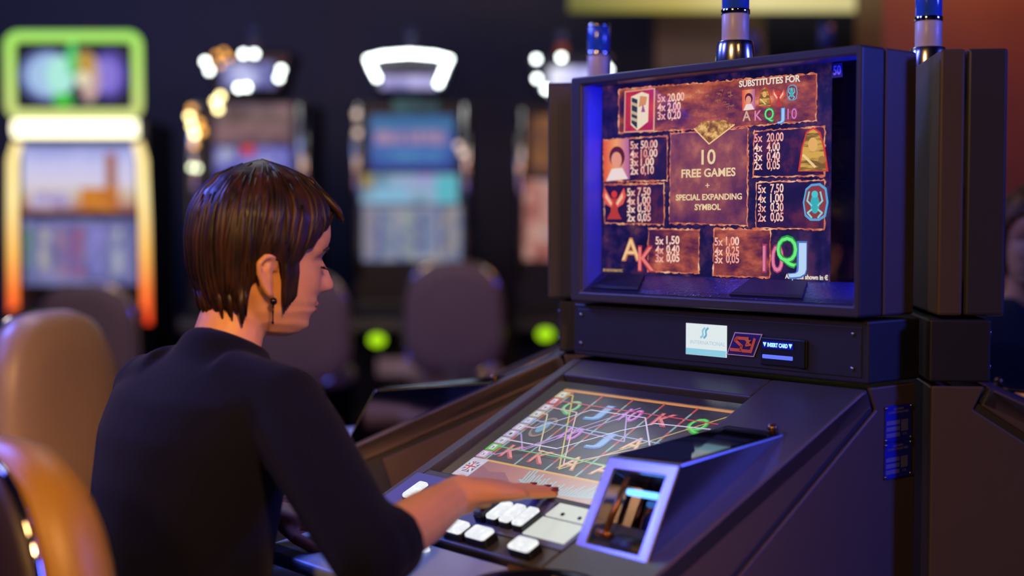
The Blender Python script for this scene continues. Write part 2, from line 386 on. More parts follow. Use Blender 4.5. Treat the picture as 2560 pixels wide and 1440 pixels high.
def acceptor(root, skin=None):
    """chrome wedge with the ticket slot at the right of the deck"""
    BL, BR, TL, TR, tL, tR = [Vector(p) for p in ((-0.160, -0.384, 0.782), (-0.031, -0.384, 0.782), (-0.160, -0.318, 0.897), (-0.034, -0.318, 0.902), (-0.143, -0.095, 0.919), (-0.044, -0.095, 0.919))]
    nf = (BR - BL).cross(TL - BL).normalized()          # out of the front
    def fr(s, t, d=0.0): return BL.lerp(BR, s).lerp(TL.lerp(TR, s), t) + nf * d
    mb = MB(); a = [fr(0, 0), fr(1, 0), fr(1, 1), fr(0, 1)]; b = [fr(.15, .12), fr(.85, .12), fr(.85, .87), fr(.15, .87)]; c = [fr(.15, .12, -.034), fr(.85, .12, -.034), fr(.85, .87, -.034), fr(.15, .87, -.034)]
    mb.add(a + b + c + [tL, tR], [(0, 1, 5, 4), (1, 2, 6, 5), (2, 3, 7, 6), (3, 0, 4, 7), (4, 5, 9, 8), (5, 6, 10, 9), (6, 7, 11, 10), (7, 4, 8, 11), (3, 2, 13, 12), (1, 13, 2), (0, 3, 12), (0, 12, 13, 1)])
    box = mb.build('ticket_acceptor', skin or mat('satin_chrome', '#c4c4d0', 0.24, 1.0, 0.02), root, bevel=0.0025, label='chrome wedge')
    MB().add([fr(.15, .12, -.033), fr(.85, .12, -.033), fr(.85, .87, -.033), fr(.15, .87, -.033)], [(0, 1, 2, 3)]).build('mirror_back', mat('dark_mirror', '#5a5a66', 0.04, 1.0), box)
    up = Vector((0, 0, 0.0006)); cn = (TL + TR + tL + tR) / 4
    q = [p.lerp(cn, 0.1) for p in (TL, TR, tR, tL)]
    flat([p + up for p in q], M_GLOSSBLACK, box, 'top_glass', 0.0012, Vector((0, 0, 1)))
    # blue lit slot
    MB().tube([fr(.36, .70, -.012), fr(.84, .70, -.012)], 0.0042, 10).build('slot_light', emit('slot_glow', '#5aa0ff', 3.2), box, True, label='glowing blue slot light')
    MB().tube([fr(.30, .84, -.01), fr(.30, .25, -.006)], 0.0042, 8).build('guide_rail', mat('brass_rail', '#8a5a34', 0.3, 0.8), box, True)
    MB().tube([fr(.22, .24, -.004), fr(.40, .24, -.004)], 0.006, 8).build('guide_rail', MATS['brass_rail'], box, True)
    MB().tube([fr(.45, .17, -.018), fr(.86, .17, -.018)], 0.017, 12).build('roller', M_BLACK, box, True)
    MB().tube([fr(.36, .115, -.01), fr(.60, .085, -.004), fr(.84, .10, -.01)], 0.0038, 8).build('roller_belt', mat('yellow_belt', '#a87810', 0.4), box, True, label='yellow belt')
    k = MB().ball((0, 0, 0), 0.0075, 8); k.v = [(x - 0.062, y - 0.105, z + 0.924) for x, y, z in k.v]
    k.build('lock_knob', mat('bronze_lock', '#8a6a4a', 0.25, 0.9), box, True)

# ------------------------------------------------------------------ the room
def struct(o): o['kind'] = 'structure'; return o
carpet = mat('carpet', '#14141f', 0.95)
def carpet_pattern():
    nt = carpet.node_tree; N = nt.nodes; b = N['Principled BSDF']
    tc = N.new('ShaderNodeTexCoord'); vo = N.new('ShaderNodeTexVoronoi'); vo.inputs['Scale'].default_value = 2.6; vo.feature = 'F1'
    nt.links.new(tc.outputs['Object'], vo.inputs['Vector'])
    rp = N.new('ShaderNodeValToRGB'); rp.color_ramp.interpolation = 'CONSTANT'; e = rp.color_ramp.elements
    e[0].color = rgb('#12121d'); e[1].position = 0.72; e[1].color = rgb('#5c4a88')
    for p, c in ((0.45, '#1d2440'), (0.58, '#7a4a1c'), (0.64, '#0f1018')):
        k = e.new(p); k.color = rgb(c)
    sp = N.new('ShaderNodeSeparateColor'); nt.links.new(vo.outputs['Color'], sp.inputs[0]); nt.links.new(sp.outputs[0], rp.inputs[0])
    nt.links.new(rp.outputs[0], b.inputs['Base Color'])
carpet_pattern()
M_WALL = mat('navy_wall_paint', '#33364f', 0.8, vary=0.15, nscale=1.5)
struct(MB().box(-6, 4, -2.5, 9, -0.1, 0).build('floor', carpet))
struct(MB().box(-6, 4, -2.5, 9, 3.4, 3.5).build('ceiling', mat('ceiling_paint', '#1c1c24', 0.9)))
struct(MB().box(-6, 4, 8.6, 8.8, 0, 3.4).build('wall_back', M_WALL))
struct(MB().box(-6.2, -6, -2.5, 8.8, 0, 3.4).build('wall_left', M_WALL))
struct(MB().box(4, 4.2, -2.5, 8.8, 0, 3.4).build('wall_right', M_WALL))
struct(MB().box(-6, 4, -2.7, -2.5, 0, 3.4).build('wall_front', M_WALL))
pier = MB().box(1.63, 3.9, 6.2, 6.7, 0, 3.4).build('trim_1', mat('reddish_brown_panelling', '#5a3420', 0.5, vary=0.3, nscale=3)); struct(pier)
struct(MB().box(0.78, 1.36, 7.6, 8.0, 0, 3.4).build('trim_2', mat('taupe_column_paint', '#5a4a48', 0.8)))
cove = MB(); n = 24
cove.box(0.30, 1.93, 7.3, 7.5, 2.325, 2.65)
tag(cove.build('lit_valance', emit_ramp('valance_light', [(0, '#6a6a34'), (0.35, '#b0a050'), (0.6, '#dccf90'), (1, '#c8bc80')], 'X', 1.05), None, bevel=0.01),
    'long pale yellow lit valance at the top, above the machines', 'light valance')

# ------------------------------------------------------------------ the machine being played
mach = thing('slot_machine', 'dark blue slot machine with the lit payout screen, played by the dark-haired woman', 'slot machine', ROOT, RZ, 'carousel slot machines')
slot_machine(mach, 0.14)
CAPH = 0.70
def fit(s, m, parent, name, pL, pR, cap, up, n_off=0.0, bold=0.0, sx=None):
    """one line of lettering between two points of a screen, cap metres tall"""
    pL = Vector(pL); pR = Vector(pR); xd = (pR - pL).normalized(); size = cap / CAPH
    cu = bpy.data.curves.new('t', 'FONT'); cu.body = s; cu.size = size; cu.extrude = 0.00012; cu.offset = bold; cu.resolution_u = 3
    o = bpy.data.objects.new('t', cu); link(o); me = bake(o); me.name = name
    bpy.data.objects.remove(o); bpy.data.curves.remove(cu)
    x0 = min(v.co.x for v in me.vertices); x1 = max(v.co.x for v in me.vertices)
    k = (pR - pL).length / (x1 - x0); up = Vector(up).normalized(); zd = xd.cross(up)
    for v in me.vertices:
        p = v.co.copy(); v.co = pL + xd * ((p.x - x0) * k) + up * p.y + zd * (p.z + n_off)
    me.materials.clear(); me.materials.append(m)
    q = bpy.data.objects.new(name, me); link(q, parent); return q
ZU = Vector((0, 0, 1)); XU = Vector((1, 0, 0))
# --- upper screen
S_BG = emit('screen_hazed_stone', '#0c0a34', 1.0, nscale=22, col2=['#1a1348', '#43254a', '#7c4a44'], lo=0.38, hi=0.72)  # bluish reflection haze is put into these background colours
S_STONE = emit('screen_red_stone', '#2a1246', 1.0, nscale=15, col2=['#5c2440', '#94443c', '#c4644a', '#f0a878'], lo=0.30, hi=0.74, stretch=(1.0, 1, 2.2), detail=8)
S_CENTRE = emit('screen_plum_stone', '#38184c', 1.0, nscale=13, col2=['#5e2c52', '#8e4a52', '#c8785c'], lo=0.30, hi=0.74, detail=8)
S_RIM = emit('screen_ember_rim', '#a84840', 1.0, nscale=60, col2=['#d87850', '#ffc090'], lo=0.35, hi=0.65)
S_DARK = emit('screen_dark_stone', '#16103e', 1.0, nscale=11, col2=['#2a1444', '#6a2a40', '#b05444'], lo=0.38, hi=0.72, detail=8)
S_TXT = emit('screen_payout_letters', '#ffd6c4', 1.0, nscale=40, col2='#f09a90', lo=0.42, hi=0.6)
S_WHITE = emit('screen_white_letters', '#e8dccc', 1.0)
S_CREAM = emit('screen_cream_letters', '#f0d2a4', 1.0)
def E(h, s=1.0): return emit('screen_' + h.lstrip('#') + ('' if s == 1 else '_b'), h, s)
scr = MB().box(-0.546, -0.082, LCD_Y, 0.052, 1.117, 1.4285).build('upper_screen', S_BG, mach, label='lit payout table screen')
YN = Vector((0, -1, 0))
def panel(px, inner, name, k=1, grow=0.0022, amp=0.0016):
    P = [U(*p, k) for p in px]; c = sum(P, Vector()) / len(P)
    out = jag([p + Vector((math.copysign(grow, (p - c).x), 0, math.copysign(grow, (p - c).z))) for p in P], 0.004, amp)
    o = flat(out, S_RIM, scr, 'stone_rim', 0.0003, YN)
    flat(jag([p + YN * 0.0004 for p in P], 0.006, amp * 0.6), inner, scr, name, 0.0003, YN)
panel([(1550, 330), (1550, 226), (2042, 186), (2040, 300), (1840, 316), (1730, 322)], S_STONE, 'stone_slab')
panel([(1676, 556), (1680, 336), (1870, 322), (1868, 562)], S_CENTRE, 'stone_slab')
panel([(1512, 452), (1512, 352), (1668, 342), (1668, 450)], S_DARK, 'stone_slab')
panel([(1514, 556), (1514, 464), (1660, 460), (1660, 560)], S_DARK, 'stone_slab')
panel([(1886, 440), (1888, 330), (2062, 318), (2060, 438)], S_DARK, 'stone_slab')
panel([(1892, 568), (1894, 458), (2062, 452), (2060, 572)], S_DARK, 'stone_slab')
panel([(1622, 676), (1624, 574), (1748, 576), (1746, 682)], S_STONE, 'stone_slab')
panel([(1786, 688), (1788, 574), (1926, 576), (1924, 692)], S_STONE, 'stone_slab')
flat([U(*p, 3) for p in ((1738, 322), (1775, 358), (1838, 312), (1812, 300), (1760, 304))], emit('screen_gold', '#7a4a24', 1, nscale=90, col2=['#b8803a', '#f0c070'], lo=.4, hi=.6), scr, 'gold_chevron', 0.0003, YN)
ribbon([U(*p, 4) for p in ((1738, 322), (1775, 360), (1838, 312))], 0.0022, YN).build('chevron_edge', E('#f8c888'), scr)
gl = MB()
for i in range(34):
    px = random.uniform(1735, 1838); py = random.uniform(222, 300); w_ = random.uniform(3, 9); h_ = random.uniform(1.5, 6)
    q = ribbon([U(px, py, 3), U(px + w_, py - h_ * 0.4, 3), U(px + w_ * 0.9, py + h_, 3)], 0.0009, YN); gl.add(q.v, q.f)
gl.build('carved_glyphs', E('#a86a44'), scr)
def payout(x5, xv, ys, vals, dy=-2):
    for (y, v), n5 in zip(zip(ys, vals), ('5x', '4x', '3x', '2x')):
        a = U(x5, y + 8.5, 4); b = U(x5 + 20.5, y + 7.5, 4)
        o = fit(n5, S_TXT, scr, 'payout_text', a, (b.x, a.y, a.z), 0.0122, ZU, 0, 0.0004)
        wv = 42 if len(v) > 4 else 33
        a = U(xv, y + 7.5, 4); b = U(xv + wv, y, 4)
        fit(v, S_TXT, scr, 'payout_text', a, (b.x, a.y, a.z), 0.0126, ZU, 0, 0.0004)
if True:
    payout(1646, 1671, (247, 270, 291), ('20,00', '2,00', '0,20'))
    payout(1578, 1604, (364, 386, 407, 428), ('50,00', '10,00', '1,00', '0,10'))
    payout(1570, 1596, (481, 503, 523, 545), ('7,50', '1,00', '0,30', '0,05'))
    payout(1888, 1919, (347, 371, 394, 416), ('20,00', '4,00', '0,40', '0,05'))
    payout(1897, 1928, (474, 498, 521, 545), ('7,50', '1,00', '0,30', '0,05'))
    payout(1641, 1668, (602, 625, 646), ('1,50', '0,40', '0,05'))
    payout(1789, 1817, (605, 629, 649), ('1,00', '0,25', '0,05'))
def line(s, m, pl, pr, cap, bold=0.0, k=4, name='screen_text'):
    a = U(*pl, k); b = U(*pr, k); return fit(s, m, scr, name, a, (b.x, a.y, a.z), cap, ZU, 0, bold)
line('10', S_CREAM, (1756, 411), (1791, 409), 0.0225, 0.0004)
line('FREE GAMES', S_CREAM, (1706, 444), (1841, 441), 0.0125, 0.0004)
line('+', S_CREAM, (1766, 472), (1776, 472), 0.010)
line('SPECIAL EXPANDING', S_CREAM, (1692, 501), (1857, 497), 0.0090, 0.0003)
line('SYMBOL', S_CREAM, (1739, 525), (1804, 523), 0.0090, 0.0003)
line('SUBSTITUTES FOR', S_WHITE, (1850, 218), (2003, 206), 0.0092, 0.0004)
line('All prizes shown in €', S_WHITE, (1965, 696), (2072, 700), 0.0066, 0.0003)
line('© NOVOMATIC', E('#c09a50'), (1510, 678), (1559, 679), 0.0042, 0.0002)
# pictures on the upper screen
def rect(px0, py0, px1, py1, m, name, k=4, par=None):
    a = U(px0, py1, k); b = U(px1, py0, k)
    return flat([(a.x, a.y, a.z), (b.x, a.y, a.z), (b.x, a.y, b.z), (a.x, a.y, b.z)], m, par or scr, name, 0.0003, YN)
def poly(pts, m, name, k=5): return flat([U(*p, k) for p in pts], m, scr, name, 0.0003, YN)
def oval(cx, cy, rx, ry, m, name, k=5, n=20): return poly([(cx + rx * math.cos(2 * PI * i / n), cy + ry * math.sin(2 * PI * i / n)) for i in range(n)], m, name, k)
poly([(1562, 332), (1564, 228), (1640, 220), (1638, 328)], E('#e8a890'), 'book_card_edge', 3)
poly([(1565, 329), (1567, 231), (1637, 223), (1635, 325)], emit('screen_crimson', '#a82050', 1, nscale=30, col2='#d83a3c'), 'book_card', 4)
poly([(1580, 312), (1581, 242), (1608, 230), (1625, 236), (1623, 304), (1596, 326)], E('#f0dcc0'), 'book_cover', 5)
poly([(1582, 308), (1583, 244), (1597, 249), (1596, 322)], E('#2c3440'), 'book_spine', 6)
for yy in (262, 284, 300): poly([(1582, yy), (1583, yy - 7), (1597, yy - 2), (1597, yy + 6)], E('#c8b090'), 'book_band', 7)
poly([(1600, 268), (1604, 240), (1621, 242), (1618, 262)], E('#d8905a'), 'book_emblem', 6)
poly([(1607, 281), (1611, 260), (1617, 280)], E('#a04a90'), 'book_emblem', 7)
def portrait(x, y, s):
    """plain bust tile"""
    poly([(x, y), (x + 64 * s, y - 7 * s), (x + 66 * s, y + 96 * s), (x + 2 * s, y + 102 * s)], emit_ramp('screen_sunset_tile', [(0, '#e04a2c'), (0.5, '#f4a060'), (1, '#b060a0')], 'X'), 'portrait_tile', 5)
    oval(x + 35 * s, y + 40 * s, 19 * s, 26 * s, E('#5a1c30'), 'portrait_shape', 6)
    oval(x + 34 * s, y + 48 * s, 13 * s, 20 * s, E('#e89a80'), 'portrait_shape', 7)
    poly([(x + 8 * s, y + 101 * s), (x + 22 * s, y + 70 * s), (x + 48 * s, y + 68 * s), (x + 62 * s, y + 95 * s)], E('#f0dcd8'), 'portrait_shape', 6)
portrait(1511, 352, 1.0); portrait(1858, 226, 0.5)
def winged(x, y, s):
    oval(x, y, 7 * s, 9 * s, E('#d83a30'), 'winged_figure', 6)
    for sg in (-1, 1):
        poly([(x, y + 20 * s), (x + sg * 10 * s, y + 8 * s), (x + sg * 24 * s, y - 16 * s), (x + sg * 29 * s, y + 4 * s), (x + sg * 22 * s, y + 24 * s), (x + sg * 6 * s, y + 34 * s)], E('#e85a48'), 'winged_figure', 6)
        poly([(x + sg * 5 * s, y + 22 * s), (x + sg * 21 * s, y - 4 * s), (x + sg * 22 * s, y + 8 * s), (x + sg * 8 * s, y + 28 * s)], E('#f0c0a0'), 'winged_figure', 7)
    poly([(x - 6 * s, y + 10 * s), (x + 6 * s, y + 10 * s), (x + 9 * s, y + 44 * s), (x + 18 * s, y + 62 * s), (x - 18 * s, y + 62 * s), (x - 9 * s, y + 44 * s)], E('#b83a30'), 'winged_figure', 6)
winged(1539, 486, 1.0); winged(1950, 232, 0.55)
def mask_face(x, y, s):
    poly([(x - 36 * s, y + 56 * s), (x - 28 * s, y), (x - 17 * s, y - 38 * s), (x, y - 50 * s), (x + 17 * s, y - 38 * s), (x + 28 * s, y), (x + 36 * s, y + 56 * s)], E('#d83c24'), 'gold_mask', 5)
    poly([(x - 31 * s, y + 54 * s), (x - 24 * s, y), (x - 14 * s, y - 35 * s), (x, y - 45 * s), (x + 14 * s, y - 35 * s), (x + 24 * s, y), (x + 31 * s, y + 54 * s)], emit('screen_mask_gold', '#7a5a1c', 1, nscale=160, col2='#d8a848', lo=.45, hi=.55, stretch=(.1, 1, 1)), 'gold_mask', 6)
    oval(x, y - 8 * s, 11 * s, 17 * s, E('#e8b060'), 'gold_mask', 7)
    poly([(x - 26 * s, y + 18 * s), (x - 22 * s, y + 14 * s), (x + 8 * s, y + 44 * s), (x + 4 * s, y + 48 * s)], E('#f0d090'), 'gold_mask', 7)
    oval(x + 22 * s, y + 28 * s, 9 * s, 9 * s, E('#a87830'), 'gold_mask', 7)
mask_face(2036, 370, 1.05); mask_face(1915, 240, 0.46)
def beetle(x, y, s):
    o = [(-10, -46), (12, -48), (28, -36), (33, 0), (26, 36), (10, 46), (-12, 46), (-26, 34), (-31, 0), (-24, -34)]
    poly([(x + a * s, y + b * s) for a, b in o], E('#58a8e0'), 'beetle_amulet', 5)
    poly([(x + a * s * 0.86, y + b * s * 0.88) for a, b in o], E('#8a3a3c'), 'beetle_amulet', 6)
    oval(x, y + 4 * s, 11 * s, 24 * s, E('#38b0b8'), 'beetle_amulet', 7); oval(x, y - 20 * s, 8 * s, 9 * s, E('#48c8d0'), 'beetle_amulet', 8)
    for sg in (-1, 1):
        ribbon([U(x + sg * 8 * s, y + 8 * s, 8), U(x + sg * 19 * s, y - 4 * s, 8), U(x + sg * 14 * s, y - 26 * s, 8)], 0.0026 * s, YN).build('beetle_amulet', E('#88d8e0'), scr)
        ribbon([U(x + sg * 8 * s, y + 18 * s, 8), U(x + sg * 18 * s, y + 26 * s, 8), U(x + sg * 8 * s, y + 38 * s, 8)], 0.0026 * s, YN).build('beetle_amulet', E('#88d8e0'), scr)
beetle(2041, 506, 1.0); beetle(1983, 232, 0.42)
def glyph(s, px0, px1, py, cap, c1, c2, k=5, bold=0.0018):
    line(s, E(c1), (px0, py), (px1, py), cap, bold, k, 'symbol_letter'); line(s, E(c2), (px0 + 1.5, py - 0.5), (px1 - 1.5, py - 0.5), cap * 0.97, -0.0001, k + 1, 'symbol_letter')
glyph('A', 1556, 1604, 650, 0.036, '#c87a50', '#f4c890', 4); glyph('K', 1598, 1640, 676, 0.040, '#b83a44', '#f08078', 6)
glyph('10', 1908, 1962, 678, 0.040, '#a83a68', '#e080a0', 4); glyph('J', 1972, 2020, 672, 0.040, '#4878c8', '#b8d8f8', 5); glyph('Q', 1944, 1998, 654, 0.038, '#20a038', '#70f080', 7)
glyph('A', 1858, 1880, 303, 0.015, '#a07870', '#e0b0a0', 4, .0008); glyph('K', 1888, 1908, 302, 0.015, '#b05080', '#e090b0', 4, .0008)
glyph('Q', 1913, 1938, 300, 0.017, '#20a048', '#70f090', 4, .0008); glyph('J', 1945, 1965, 300, 0.017, '#5080d0', '#a0d0f8', 4, .0008); glyph('10', 1970, 1996, 299, 0.016, '#903a80', '#d080c0', 4, .0008)
# --- inside of the monitor recess
MB().box(-0.0815, -0.0105, 0.046, 0.052, 1.09, 1.4285).build('black_mask', M_GLOSSBLACK, mach)
recess = bpy.data.lights.new('recess_light', 'AREA'); recess.shape = 'RECTANGLE'; recess.size = 0.012; recess.size_y = 0.20; recess.energy = 0.55; recess.color = (0.04, 0.06, 1.0)
ro = link(bpy.data.objects.new('recess_light', recess), mach); ro.location = (-0.44, 0.030, 1.4255); ro.rotation_euler = (0, math.radians(38), 0); ro.rotation_euler = (Vector((-0.548, 0.03, 1.24)) - ro.location).to_track_quat('-Z', 'Y').to_euler()
led = MB().box(-0.0122, -0.0102, 0.012, 0.040, 1.11, 1.42).build('blue_led_strip', M_BLUELED, mach, label='blue light strip behind the rim')
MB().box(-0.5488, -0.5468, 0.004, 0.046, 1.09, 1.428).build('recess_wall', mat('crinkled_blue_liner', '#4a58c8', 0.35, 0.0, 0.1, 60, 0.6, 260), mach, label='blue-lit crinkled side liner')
MB().add([(-0.549, 0.003, 1.0895), (-0.01, 0.003, 1.0895), (-0.01, 0.0445, 1.118), (-0.549, 0.0445, 1.118)], [(0, 1, 2, 3)]).build('recess_ledge', mat('hammered_metal_ledge', '#5a5c8c', 0.22, 0.85, 0.05, 30, 0.5, 260), mach, label='hammered metal ledge under the screen')
def ledge(x, t, h=0.0): return Vector((x, 0.003 + 0.0415 * t, 1.0895 + 0.0285 * t)) + Vector((0, -0.566, 0.824)) * h
for a, b in ((-0.535, -0.43), (-0.235, -0.105)):
    q = [ledge(a, 0.12), ledge(b + 0.004, 0.12), ledge(b - 0.012, 0.9), ledge(a + 0.012, 0.9)]
    flat(q, mat('speaker_cover', '#1a1a26', 0.5), mach, 'speaker_cover', 0.003, Vector((0, -0.566, 0.824)))
flat([F(2079, 196, .0435), F(2106, 192, .0435), F(2106, 156, .0435), F(2079, 160, .0435)], mat('grey_sticker', '#4a4a58', 0.6), mach, 'number_sticker', 0.0004, YN)
a = F(2083, 187, .0428); b = F(2102, 185, .0428)
fit('50', mat('sticker_white', '#d8d8dc', 0.6), mach, 'sticker_number', a, (b.x, a.y, a.z), 0.0125, ZU, 0, 0.0004)
MB().add([(-0.549, 0.012, 1.089), (-0.0095, 0.012, 1.089), (-0.0095, 0.012, 1.4285), (-0.549, 0.012, 1.4285)], [(0, 1, 2, 3)]).build('front_glass', M_GLASS, mach)
# --- fascia: small screen, badge, card reader
fy = 0.0175
small = MB().box(-0.331, -0.249, fy, 0.024, 0.9985, 1.0468).build('info_display', E('#dfe9ea', 1.0), mach, label='small white lit display')
def FR(x0, z0, x1, z1, m, name, par, k=1): return flat([(x0, fy - 0.0004 * k, z0), (x1, fy - 0.0004 * k, z0), (x1, fy - 0.0004 * k, z1), (x0, fy - 0.0004 * k, z1)], m, par, name, 0.0003, YN)
FR(-0.3305, 0.9988, -0.2495, 1.0085, E('#8ecbe0'), 'display_band', small)
fit('INTERNATIONAL', E('#b0c4d4'), small, 'display_text', (-0.321, fy - 0.0008, 1.0155), (-0.2505, fy - 0.0008, 1.0155), 0.0058, ZU)
for k, (x0, x1, z, c) in enumerate(((-0.302, -0.278, 1.0122, 0.0012), (-0.316, -0.262, 1.0105, 0.001), (-0.305, -0.275, 1.0032, 0.0018))):
    fit(('CASINOS', 'PLAY AND ENJOY', 'WELCOME')[k] if False else '- - - - -', E('#c4dce6'), small, 'display_text', (x0, fy - 0.0008, z), (x1, fy - 0.0008, z), c, ZU)
for sg, c in ((-1, '#8cc4dc'), (1, '#6aa8cc')):
    pts = []
    cx, cz = -0.2925 + sg * 0.0032, 1.0335
    for i in range(9):
        t = i / 8; pts.append((cx - 0.004 + 0.008 * t + 0.002 * math.sin(t * 2 * PI), cz - 0.0075 + 0.015 * t))
    mbq = ribbon([Vector((x, fy - 0.0008, z)) for x, z in pts], 0.0034, YN); mbq.build('display_emblem', E(c), small)
FRm = mat('badge_silver', '#e0d4e0', 0.45, 0.2); FB = mat('badge_navy', '#3a2c80', 0.35); FO = mat('badge_orange', '#ff7a50', 0.4)
def skew(pts, m, name, par, k):
    return flat([(x, fy - 0.0004 * k, z) for x, z in pts], m, par, name, 0.0004, YN)
badge = skew([(-0.2485, 1.0035), (-0.1955, 1.0035), (-0.1795, 1.0385), (-0.2325, 1.0385)], FRm, 'maker_badge', mach, 1)
skew([(-0.2455, 1.0052), (-0.1968, 1.0052), (-0.1823, 1.0368), (-0.2310, 1.0368)], FB, 'badge_field', badge, 2)
def bar(pts, wd, name, m, k): ribbon([Vector((x, fy - 0.0004 * k, z)) for x, z in pts], wd, YN).build(name, m, badge)
bar([(-0.2060, 1.0300), (-0.2270, 1.0300), (-0.2305, 1.0265), (-0.2180, 1.0185), (-0.2200, 1.0120), (-0.2390, 1.0120)], 0.0048, 'badge_letter', FO, 5)
bar([(-0.1935, 1.0300), (-0.2005, 1.0115), (-0.2160, 1.0115)], 0.0048, 'badge_letter', FO, 5)
bar([(-0.2100, 1.0200), (-0.2010, 1.0215)], 0.0036, 'badge_letter', FO, 5)
st = []
for i in range(10):
    r = 0.0072 if i % 2 == 0 else 0.0028; t = PI / 2 + i * PI / 5; st.append((-0.2055 + r * math.cos(t), 1.0262 + r * math.sin(t)))
flat([(x, fy - 0.0024, z) for x, z in st], mat('badge_star', '#f0905c', 0.4), badge, 'badge_star', 0.0004, YN)
rd = MB().box(-0.183, -0.098, 0.0155, 0.024, 0.9935, 1.0345).build('card_reader', M_BLACK, mach, bevel=0.002)
MB().box(-0.110, -0.100, 0.0125, 0.017, 0.994, 1.034).build('reader_lip', M_BLACK, rd, bevel=0.001)
ry = 0.0150
flat([(-0.178, ry, 1.0185), (-0.122, ry, 1.0185), (-0.122, ry, 1.0295), (-0.178, ry, 1.0295)], E('#0a0a90'), rd, 'reader_window', 0.0003, YN)
fit('INSERT CARD', emit('reader_letters', '#8cc4ff', 2.0), rd, 'reader_text', (-0.1685, ry - 0.0005, 1.0212), (-0.1315, ry - 0.0005, 1.0212), 0.0056, ZU, 0, 0.0003)
for x in (-0.1735, -0.1265): flat([(x - 0.0032, ry - 0.0006, 1.0272), (x, ry - 0.0006, 1.0208), (x + 0.0032, ry - 0.0006, 1.0272)], MATS['reader_letters'], rd, 'reader_arrow', 0.0003, YN)
MB().box(-0.178, -0.123, ry - 0.001, ry + 0.004, 1.0035, 1.0092).build('card_slot', emit('card_slot_glow', '#5a6cff', 1.3), rd, bevel=0.001, label='blue glowing card slot')
# --- lower screen
l0, l1, v0, v1 = -0.538, -0.172, -0.288, -0.042
q = [Vector((x, y, LZ + 0.477 * y)) for x, y in ((l0, v0), (l1, v0), (l1, v1), (l0, v1))]
lcd = flat([p - LN * 0.004 for p in q], emit('reel_screen_frame', '#5c4030', 0.9, nscale=20, col2='#a07848'), mach, 'lower_screen', 0.004, LN, ); lcd['label'] = 'lit reel screen in the deck'
def Lp(u, v, k=0):
    """u 0..1 left to right, v 0..1 bottom to top of the reel screen"""
    x = l0 + (l1 - l0) * u; y = v0 + (v1 - v0) * v
    return Vector((x, y, LZ + 0.477 * y)) + LN * (0.0005 + 0.0004 * k)
def lrect(u0, v0_, u1, v1_, m, name, k=1): return flat([Lp(u0, v0_, k), Lp(u1, v0_, k), Lp(u1, v1_, k), Lp(u0, v1_, k)], m, lcd, name, 0.0003, LN)
REEL = emit('reel_ground', '#26202c', 1.0, nscale=50, col2=['#322c34', '#54423c'], lo=0.45, hi=0.8, stretch=(1, 4, 4))
lrect(0.075, 0.215, 0.985, 0.965, REEL, 'reel_field', 0)
lrect(0.0, 0.965, 1.0, 0.985, E('#d89048'), 'screen_border', 1); lrect(0.06, 0.195, 1.0, 0.212, E('#d8a048'), 'screen_border', 1)
lrect(0.0, 0.0, 1.0, 0.195, emit_ramp('desert_strip', [(0, '#8a5058'), (0.3, '#b07068'), (0.6, '#c09080'), (1, '#b89a8c')], 'X'), 'desert_picture', 1)
flat([Lp(*p, 2) for p in ((0.10, 0.02), (0.10, 0.15), (0.18, 0.11), (0.26, 0.13), (0.36, 0.05), (0.42, 0.02))], E('#8a4a5c'), lcd, 'desert_hill', 0.0003, LN)
lrect(0.0, 0.03, 0.10, 0.205, E('#c8c4d8'), 'flag_button', 2)
FR_, FBL = E('#c03848'), E('#3a3c88')
lrect(0.02, 0.07, 0.085, 0.165, FBL, 'flag_field', 3)
for a_, b_ in (((0.02, 0.07), (0.085, 0.165)), ((0.02, 0.165), (0.085, 0.07))): ribbon([Lp(*a_, 4), Lp(*b_, 4)], 0.004, LN).build('flag_saltire', E('#dcd8e4'), lcd)
lrect(0.044, 0.07, 0.061, 0.165, E('#e4e0ea'), 'flag_cross', 5); lrect(0.02, 0.105, 0.085, 0.13, E('#e4e0ea'), 'flag_cross', 5)
lrect(0.048, 0.07, 0.057, 0.165, FR_, 'flag_cross', 6); lrect(0.02, 0.111, 0.085, 0.124, FR_, 'flag_cross', 6)
fe = MB()
for i in range(30):
    u = 0.40 + 0.45 * i / 29; d = abs(i - 14.5) / 14.5; hgt = 0.03 + 0.06 * d ** 2 + 0.02 * (i % 3); lean = 0.02 * (1 if i < 15 else -1) * -1
    r = ribbon([Lp(u, 0.05 + 0.03 * d, 3), Lp(u + lean * d, 0.06 + 0.03 * d + hgt, 3)], 0.0035, LN); fe.add(r.v, r.f)
r = ribbon([Lp(0.38 + 0.49 * i / 12, 0.045 + 0.05 * ((i - 6) / 6.0) ** 2, 4) for i in range(13)], 0.003, LN); fe.add(r.v, r.f)
fe.build('winged_ornament', E('#98b8c0'), lcd)
fit('POINTS', E('#b8843c'), lcd, 'counter_text', Lp(0.005, 0.004, 3), Lp(0.105, 0.004, 3), 0.0045, LY)
seps = [0.075 + 0.182 * i for i in range(6)]
sr, sb = MB(), MB()
for u in seps:
    for k in range(12):
        a_, b_ = 0.215 + 0.0625 * k, 0.215 + 0.0625 * (k + 1)
        r = ribbon([Lp(u, a_, 2), Lp(u, b_, 2)], 0.0045, LN); (sr if k % 2 else sb).add(r.v, r.f)
sr.build('reel_divider', E('#c05048'), lcd); sb.build('reel_divider', E('#88a8a8'), lcd)
def sym(s, col, row, c1, c2, bold=0.0014):
    u0 = 0.075 + 0.182 * col + 0.042; v = 0.215 + 0.25 * (2 - row) + 0.04
    wd = 0.098
    fit(s, E(c1), lcd, 'symbol_letter', Lp(u0, v, 3), Lp(u0 + wd, v, 3), 0.033, LY, 0, bold)
    fit(s, E(c2), lcd, 'symbol_letter', Lp(u0 + .008, v + .006, 4), Lp(u0 + wd - .008, v + .006, 4), 0.031, LY, 0, -0.0001)
